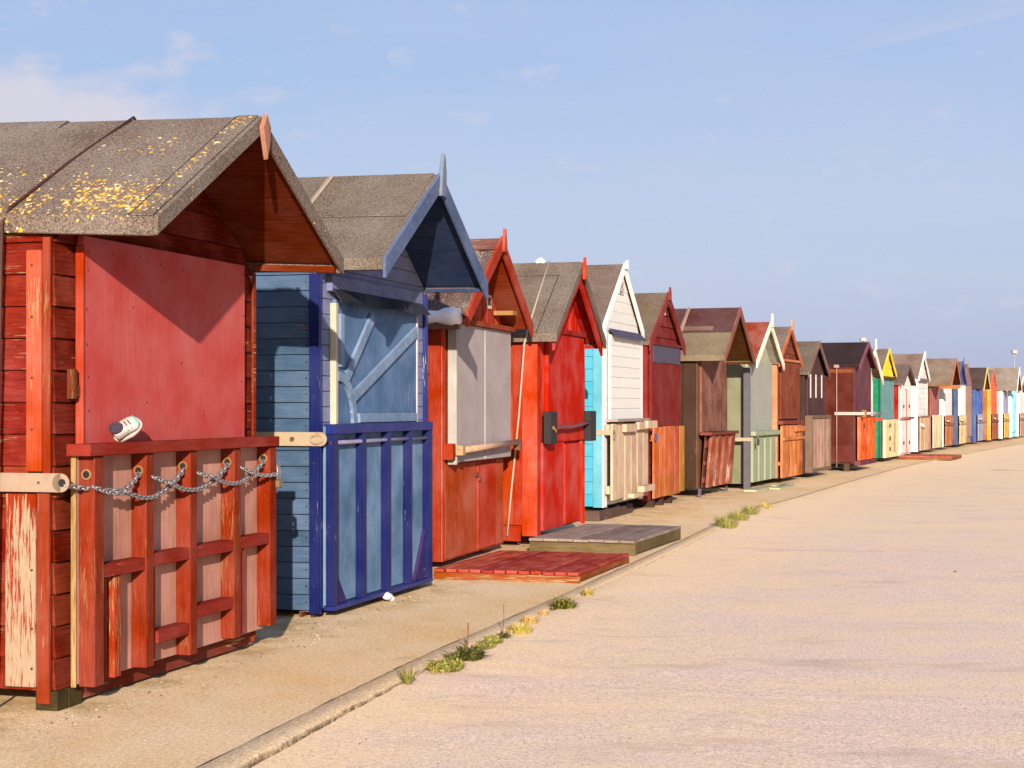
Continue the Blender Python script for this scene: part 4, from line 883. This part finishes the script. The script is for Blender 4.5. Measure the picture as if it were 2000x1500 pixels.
def pavemat(kerb=False):
    t = NT('sandy_concrete'); v = t.tc.outputs['Object']
    big = t.noise(t.map((.9, .5, 1)), 1.4, 6, .62); mid = t.noise(v, 4.2, 6, .65); f1 = t.noise(v, 48, 4, .75); f2 = t.noise(v, 140, 2, .8)
    col = t.mix(t.rng(big, .38, .66, 0, 1), alb((230, 202, 164), KG), alb((222, 184, 132), KG))
    col = t.mix(t.rng(mid, .5, .68, 0, .7), col, alb((226, 196, 158), KG))
    mo = t.noise(t.map((1.1, .6, 1), loc=(3, 1, 0)), 2.3, 6, .7)
    col = t.mix(t.rng(mo, .58, .72, 0, .55), col, alb((176, 140, 84), KG))
    vo = t.n.new('ShaderNodeTexVoronoi'); vo.inputs['Scale'].default_value = 62; vo.inputs['Randomness'].default_value = 1; t.L(v, vo.inputs['Vector'])
    gr = t.math('MULTIPLY', t.rng(vo.outputs['Distance'], .22, .34, 1, 0), t.rng(t.noise(v, 24, 2), .46, .54, 0, 1))
    vo2 = t.n.new('ShaderNodeTexVoronoi'); vo2.inputs['Scale'].default_value = 40; t.L(t.map((1, 1, 1), loc=(7, 3, 1)), vo2.inputs['Vector'])
    gd = t.math('MULTIPLY', t.rng(vo2.outputs['Distance'], .16, .26, 1, 0), t.rng(t.noise(v, 17, 2), .54, .6, 0, 1))
    if kerb:
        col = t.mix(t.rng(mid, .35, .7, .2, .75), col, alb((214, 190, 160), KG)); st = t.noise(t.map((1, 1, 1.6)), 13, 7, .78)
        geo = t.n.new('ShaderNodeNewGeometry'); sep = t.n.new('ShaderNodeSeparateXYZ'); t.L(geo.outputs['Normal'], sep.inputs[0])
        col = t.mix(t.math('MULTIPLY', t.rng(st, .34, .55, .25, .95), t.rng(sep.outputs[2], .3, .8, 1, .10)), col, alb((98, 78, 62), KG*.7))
    if not kerb:
        at = t.n.new('ShaderNodeAttribute'); at.attribute_name = 'sand'
        wet = t.noise(t.map((1, .8, 1), loc=(5, 5, 0)), 3.1, 6, .68)
        col = t.mix(t.math('MULTIPLY', t.rng(wet, .46, .66, 0, .8), at.outputs['Fac']), col, alb((158, 128, 76), KG))
    col = t.mix(t.math('MULTIPLY', gr, .55), col, alb((250, 228, 196), KG)); col = t.mix(t.math('MULTIPLY', gd, .5), col, alb((150, 108, 70), KG))
    col = t.hsv(col, v=t.math('ADD', t.rng(f1, .3, .7, .74, 1.26, False), t.rng(f2, .3, .7, -.36, .36, False)))
    t.bump(t.math('ADD', t.math('ADD', f1, t.math('MULTIPLY', f2, .7)), mid), .6, .005)
    return t.fin(col, .92, .12)
rn = random.Random(3)
ws = [0, .06, .14, .25, .4, .6, .85, 1.2, 1.7, 2.5, 4, 7, 12, 25, 60, 160]
rows, att = [], []
for p, n in zip(KL, NL):
    Yq = p.y; bank = .004 if Yq < 5.5 else .004+.042*min(1, (Yq-5.5)/3.2); r, a = [], []
    for w in ws:
        z = -.038+bank*.7*math.exp(-(w/.55)**1.5)+(.006*math.sin(p.x*3+w*2)+rn.uniform(-.003, .003) if w < 12 else 0)
        if w == 0: z = min(z, -.008)
        q = p+n*w; r.append((q.x, q.y, z)); sd = math.exp(-w/(.35+.09*max(0, min(Yq-6, 18))))
        a.append(.12+.95*sd+min(.35, max(0, (Yq-16)*.02)))
    rows.append(r); att.append(a)
grid('promenade', rows, sandmat(), att)
rows, att = [], []
for p, n in zip(KL, NL):
    rows.append([(p.x-n.x*w, p.y-n.y*w, rn.uniform(-.002, .002)) for w in (.135, .3, .6, .85, 1.05, 1.25, 1.5, 2.5, 4, 7, 12)])
    att.append([0, 0, .0, .25, .7, 1, 1, 1, .6, .3, 0])
grid('pavement', rows, pavemat(), att)
rows = []
for i, (p, n) in enumerate(zip(KL, NL)):
    pass
FINE = []
for i in range(len(KL)-1):
    st = max(1, int((KL[i+1]-KL[i]).length/.07)) if KL[i].y < 30 else 2
    for k in range(st): FINE.append((KL[i].lerp(KL[i+1], k/st), NL[i].lerp(NL[i+1], k/st)))
for (p, n) in FINE:
    c = rn.uniform(-.006, .004); d = rn.uniform(0, .006); r = []
    for w, z in ((.150, -.03), (.132, -.004), (.124, .003), (.05, .005), (.006+d, .004-d*.4), (-.003+c, -.004-d), (-.006+c*.6, -.04), (-.008, -.15)):
        q = p-n*w; r.append((q.x, q.y, z+rn.uniform(-.0012, .0012)))
    rows.append(r)
grid('kerb', rows, pavemat(True))
n = 64; vs = [(0, 30, -.12)]+[(3000*math.cos(2*math.pi*k/n), 30+3000*math.sin(2*math.pi*k/n), -.12) for k in range(n)]
me = bpy.data.meshes.new('ground'); me.from_pydata(vs, [], [(0, k+1, (k+1) % n+1) for k in range(n)]); me.materials.append(pavemat()); struct(bpy.data.objects.new('ground', me)); C.objects.link(bpy.data.objects['ground'])

# ------------------------------------------------------------------ weeds along the kerb
def leafmat(rgb, rgb2):
    t = NT('leaf'); isl = t.n.new('ShaderNodeNewGeometry').outputs['Random Per Island']
    col = t.mix(isl, alb(rgb, .55), alb(rgb2, .55)); m = t.fin(col, .7, .2)
    t.b.inputs['Subsurface Weight'].default_value = 0; return m
GRN = leafmat((100, 108, 46), (158, 152, 66)); YEL = leafmat((190, 175, 70), (226, 196, 110)); DGR = leafmat((70, 72, 36), (128, 124, 52)); DRY = leafmat((214, 170, 90), (236, 200, 130)); BRT = leafmat((132, 138, 58), (190, 178, 92))
def tuft(px, py, kind, rad, hgt, nb, mat, label, stretch=1.0, stalk=0, cat='weed', wd=.0035):
    q = EYE/(py-HY); X, Y = (px-1000)*q, F*q; mb = MB(); rr = random.Random(int(px*7+py))
    tall = kind == 'grass'; nb = int(nb*(.8 if tall else 1.2)); hgt *= 1.5 if tall else 1.2
    for k in range(nb):
        a = rr.uniform(0, 2*math.pi); r0 = rad*math.sqrt(rr.random()); x, y = r0*math.cos(a), r0*math.sin(a)*stretch
        L = hgt*rr.uniform(.5, 1.1)*(1-.5*(r0/rad)**2); b = rr.uniform(0, 2*math.pi) if not tall else a+rr.uniform(-.7, .7)
        out = L*rr.uniform(.4, 1.5) if not tall else L*rr.uniform(.2, 1.3); up = L*rr.uniform(.2, 1.15) if not tall else L
        d = Vector((math.cos(b), math.sin(b), 0)); s = Vector((-d.y, d.x, 0))*(wd*rr.uniform(.6, 1.3))
        z0 = -.012
        p0 = Vector((x, y, z0)); p1 = p0+d*out*.45+Vector((0, 0, up*.7)); p2 = p0+d*out+Vector((0, 0, up*(1.0 if tall else .8)))
        ww = 1.6 if not tall else .8
        mb.add([p0-s*.5, p0+s*.5, p1+s*ww, p1-s*ww, p2], [(0, 1, 2, 3), (3, 2, 4)])
    ro = empty('weed', (X, Y, 0), 0, label, cat, 'weeds growing along the kerb')
    ro.scale = (1.12,)*3 if px in (868, 918, 1101) else (.95,)*3; mb.build('foliage', mat, ro)
    for k in range(stalk):
        x = rr.uniform(-.02, .02)*(k+1); hh = .17*rr.uniform(.8, 1.1)
        MB().tube([(x, 0, 0), (x+.01, .0, hh*.6), (x+rr.uniform(-.0, .03), 0, hh)], [.0028, .0022, .0028], 5).build('stalk', plain((150, 84, 70), KF*.8, .7), ro)
tuft(797,1330,'grass',.03,.075,60,GRN,'small fresh green grass tuft at the foot of the bare kerb', 1)
tuft(846,1312,'grass',.012,.035,14,YEL,'tiny yellow seedling beside the low spreading weed', 1)
tuft(868,1300,'weed',.085,.045,420,BRT,'low spreading yellow-green weed, widest clump on the kerb', 1.6)
tuft(888,1287,'weed',.05,.06,240,DGR,'small dark leafy weed squeezed between two wider clumps', 1.4)
tuft(918,1282,'weed',.055,.075,320,DGR,'dark bushy weed with a tall thin red stalk', 1.5, stalk=2)
tuft(945,1258,'weed',.07,.03,200,BRT,'flat pale green weed behind the red-stalked one', 2.2)
tuft(962,1250,'weed',.06,.04,260,BRT,'flat green weed patch with one dry flower stem', 2.0)
tuft(984,1242,'weed',.035,.04,140,DGR,'small dark weed tuft left of the yellowed grass', 1.3, stalk=1)
tuft(1015,1232,'grass',.075,.045,330,YEL,'wide yellowed grass clump on the kerb', 1.8, wd=.0026)
tuft(1034,1216,'grass',.05,.05,220,DRY,'straw-coloured grass tuft above the yellowed clump', 1.6, wd=.0026)
tuft(1062,1200,'grass',.03,.035,110,DRY,'little dry orange grass tuft', 1.2, wd=.0026)
tuft(1078,1190,'weed',.018,.03,50,DGR,'tiny grey-green sprig before the round green bush', 1)
tuft(1101,1186,'weed',.055,.075,420,GRN,'round dark green bushy weed on its own', 1.4)
tuft(1148,1162,'grass',.035,.05,130,YEL,'small yellow-green tuft nearest the red deck', 1.3)
tuft(1418,1028,'grass',.12,.11,420,BRT,'bright green grass clump, largest of the far kerb tufts', 2.6)
tuft(1442,1014,'grass',.11,.10,320,BRT,'middle bright grass clump of the far kerb', 2.6)
tuft(1466,1003,'grass',.10,.10,260,BRT,'farthest bright grass clump on the kerb', 2.4)
tuft(1495,991,'grass',.10,.07,120,YEL,'thin yellowish grass beyond the bright clumps', 2.4)
tuft(168,1488+150,'grass',.03,.03,30,YEL,'few yellow blades at the near end of the kerb') if False else None
# pebbles, shell grit and dry scraps scattered over the tarmac
mb = MB(); rr = random.Random(5)
for k in range(700):
    t = rr.random(); Y = 6+t*t*26; X = rr.uniform(-.9, 9)*Y/20+(Y-6)*.26-.75
    i = min(range(len(KL)), key=lambda j: abs(KL[j].y-Y)); X = max(X, KL[i].x+.06)
    s = rr.uniform(.002, .006); z = -.052 if X-KL[i].x > .5 else -.03
    p = [(X+s*rr.uniform(.7, 1.2)*math.cos(a), Y+s*rr.uniform(.7, 1.3)*math.sin(a), z) for a in (0, 1.26, 2.51, 3.77, 5.03)]
    mb.add(p+[(X, Y, z+s*.8)], [(0,1,5),(1,2,5),(2,3,5),(3,4,5),(4,0,5)])
for hh, m in ((H1, 120), (H2, 110), (H3, 60), (H4, 40), (H5, 50)):
    for k in range(m):
        pt = hh.at(rr.uniform(-.6, hh.W+.9), -.16+abs(rr.gauss(0, .09))*rr.choice((-1, -1, .6)), 0); s = rr.uniform(.002, .008)
        p = [(pt.x+s*rr.uniform(.6, 1.5)*math.cos(a), pt.y+s*rr.uniform(.6, 1.5)*math.sin(a), .001) for a in (0, 1.26, 2.51, 3.77, 5.03)]
        mb.add(p+[(pt.x, pt.y, .002+s*.5)], [(0,1,5),(1,2,5),(2,3,5),(3,4,5),(4,0,5)])
tq = NT('shell_grit'); iso = tq.n.new('ShaderNodeNewGeometry').outputs['Random Per Island']
g = mb.build('shingle', tq.fin(tq.mix(tq.math('POWER', iso, 2.2), alb((104, 72, 54), KG*.8), alb((226, 200, 172), KG)), .8, .2)); g['kind'] = 'stuff'
def scrap(px, py, L, ang, label):
    q = EYE/(py-HY)*1.04; X, Y = (px-1000)*q, F*q; mb = MB(); d = Vector((math.cos(ang), math.sin(ang), 0))*L; z = -.045
    mb.tube([Vector((X, Y, z)), Vector((X, Y, z+.012))+d*.4, Vector((X, Y, z+.004))+d], [.004, .009, .003], 5)
    tag(mb.build('seaweed_scrap', plain((112, 78, 56), KG, .9, 0, .3)), label, 'seaweed', 'dry scraps on the sandy tarmac')
scrap(1320,1082,.10,.2,'dark dry scrap on the sand beside the grey platform'); scrap(1222,1133,.12,.1,'dry twig on the sand beside the red deck'); scrap(1738,933,.3,.3,'dry scrap on the far pavement before the cream hatch')
scrap(1915,920,.9,0.,'dark dry weed line on the far right tarmac'); scrap(1860,1121,.06,.4,'lone dark scrap on the open tarmac at right')

# ------------------------------------------------------------------ street lamps behind the row
def lamp(X, Y, H, label):
    ro = empty('street_lamp', (X, Y, -.12), .1, label, 'street lamp', 'street lamps behind the row')
    m = plain((225, 222, 232), KS, .5, 0, .05)
    MB().tube([(0, 0, 0), (0, 0, H*.5), (0, 0, H)], [.075, .055, .045], 10).build('pole', m, ro)
    MB().box(-.16, .16, -.12, .12, H, H+.14).prism([(-.2, H+.14), (.2, H+.14), (.1, H+.2), (-.1, H+.2)], -.14, .14).build('lamp_head', plain((250, 235, 235), KS, .4, 0, .05), ro)
    MB().box(-.1, .1, -.08, .08, H-.05, H-.001).build('lens', plain((120, 120, 130), KS, .3), ro)
lamp(981/F*110, 110, 1.42+(HY-690)*110/F, 'thin pale street lamp at the right end above the grey roof')
lamp(685.5/F*105, 105, 1.42+(HY-666)*105/F, 'street lamp head just showing above the very dark roof ridge')

# ------------------------------------------------------------------ sun and sky
to_sun = Vector((.085, -1.418, .402)).normalized()
el = math.asin(to_sun.z)
sun = bpy.data.lights.new('sun', 'SUN'); so = bpy.data.objects.new('sun', sun); C.objects.link(so)
sun.energy = 4.6; sun.angle = math.radians(.5); sun.color = (1, .87, .72)
so.rotation_euler = (-to_sun).to_track_quat('-Z', 'Y').to_euler()
w = bpy.data.worlds.new('World'); S.world = w; w.use_nodes = True; nt = w.node_tree; nt.nodes.clear()
class WN(NT):
    def __init__(self, t): self.t = t; self.n = t.nodes; self.tc = self.n.new('ShaderNodeTexCoord')
q = WN(nt)
sky = nt.nodes.new('ShaderNodeTexSky'); sky.sky_type = 'NISHITA'; sky.sun_disc = False; sky.sun_elevation = el; sky.sun_rotation = math.atan2(to_sun.x, to_sun.y)
sky.air_density = 1.0; sky.dust_density = 1.2; sky.ozone_density = 1.5
sep = nt.nodes.new('ShaderNodeSeparateXYZ'); nt.links.new(q.tc.outputs['Generated'], sep.inputs[0])
ya = q.math('MAXIMUM', sep.outputs[1], .05); U = q.math('DIVIDE', sep.outputs[0], ya); V = q.math('DIVIDE', sep.outputs[2], ya)
cv = nt.nodes.new('ShaderNodeCombineXYZ'); nt.links.new(U, cv.inputs[0]); nt.links.new(V, cv.inputs[1]); UV = cv.outputs[0]
def gauss(u0, v0, su, sv):
    a = q.math('DIVIDE', q.math('SUBTRACT', U, u0), su); b = q.math('DIVIDE', q.math('SUBTRACT', V, v0), sv)
    return q.math('POWER', 2.718, q.math('MULTIPLY', q.math('ADD', q.math('MULTIPLY', a, a), q.math('MULTIPLY', b, b)), -1))
cum = q.rng(q.math('ADD', q.noise(q.map((1, 1.8, 1), UV), 22, 7, .6), q.math('MULTIPLY', gauss(-.275, .172, .085, .026), .46)), .55, .86, 0, 1.)
cir = q.rng(q.noise(q.map((1, 4.5, 1), UV, (0, 0, 3)), 3.2, 4, .5), .34, .80, 0, .30)
small = q.rng(q.math('ADD', q.noise(q.map((1, 2, 1), UV), 30, 5, .6), q.math('MULTIPLY', q.math('ADD', gauss(-.015, .172, .016, .007), gauss(-.098, .178, .012, .005)), .35)), .74, 1., 0, .4)
ln = q.math('SUBTRACT', V, q.math('ADD', q.math('MULTIPLY', U, .235), .1605))
con = q.math('MULTIPLY', q.math('MULTIPLY', q.rng(ln, -.0015, .002, 0, 1), q.rng(ln, .003, .03, 1, 0)), q.rng(U, .10, .25, 0, .42))
con = q.math('MULTIPLY', con, q.rng(q.noise(q.map((1, 3, 1), UV), 14, 5), .3, .7, .5, 1))
cl = q.math('MAXIMUM', q.math('MAXIMUM', cum, cir), q.math('MAXIMUM', small, con))
cl = q.math('MULTIPLY', cl, q.rng(sep.outputs[1], .0, .3, 0, 1))
EXPO, STR = 1.2, .10
g_ = 1/(STR*2**EXPO)
rp = nt.nodes.new('ShaderNodeValToRGB'); el_ = rp.color_ramp.elements
STOPS = [(0., (170, 178, 213)), (.03, (172, 181, 216)), (.075, (180, 192, 223)), (.13, (176, 194, 228)), (.21, (163, 187, 228)), (.5, (128, 160, 214)), (1., (92, 128, 190))]
while len(el_) < len(STOPS): el_.new(.5)
for e, (ps, c) in zip(el_, STOPS): e.position = ps; e.color = (*s2l(c), 1)
nt.links.new(q.math('MAXIMUM', sep.outputs[2], 0.), rp.inputs[0])
haze_sky = q.mix(1., rp.outputs[0], (g_, g_, g_), 'MULTIPLY')
base = q.mix(q.rng(sep.outputs[1], -.6, .3, .45, .92), sky.outputs[0], haze_sky)
cc = q.mix(cl, base, tuple(v*g_ for v in s2l((214, 213, 228))))
bg = nt.nodes.new('ShaderNodeBackground'); bg.inputs[1].default_value = STR; nt.links.new(cc, bg.inputs[0])
ow = nt.nodes.new('ShaderNodeOutputWorld'); nt.links.new(bg.outputs[0], ow.inputs[0])
S.view_settings.view_transform = 'Standard'; S.view_settings.look = 'None'; S.view_settings.exposure = EXPO; S.view_settings.gamma = 1
S.render.engine = 'CYCLES'; S.cycles.max_bounces = 6; S.cycles.use_denoising = True
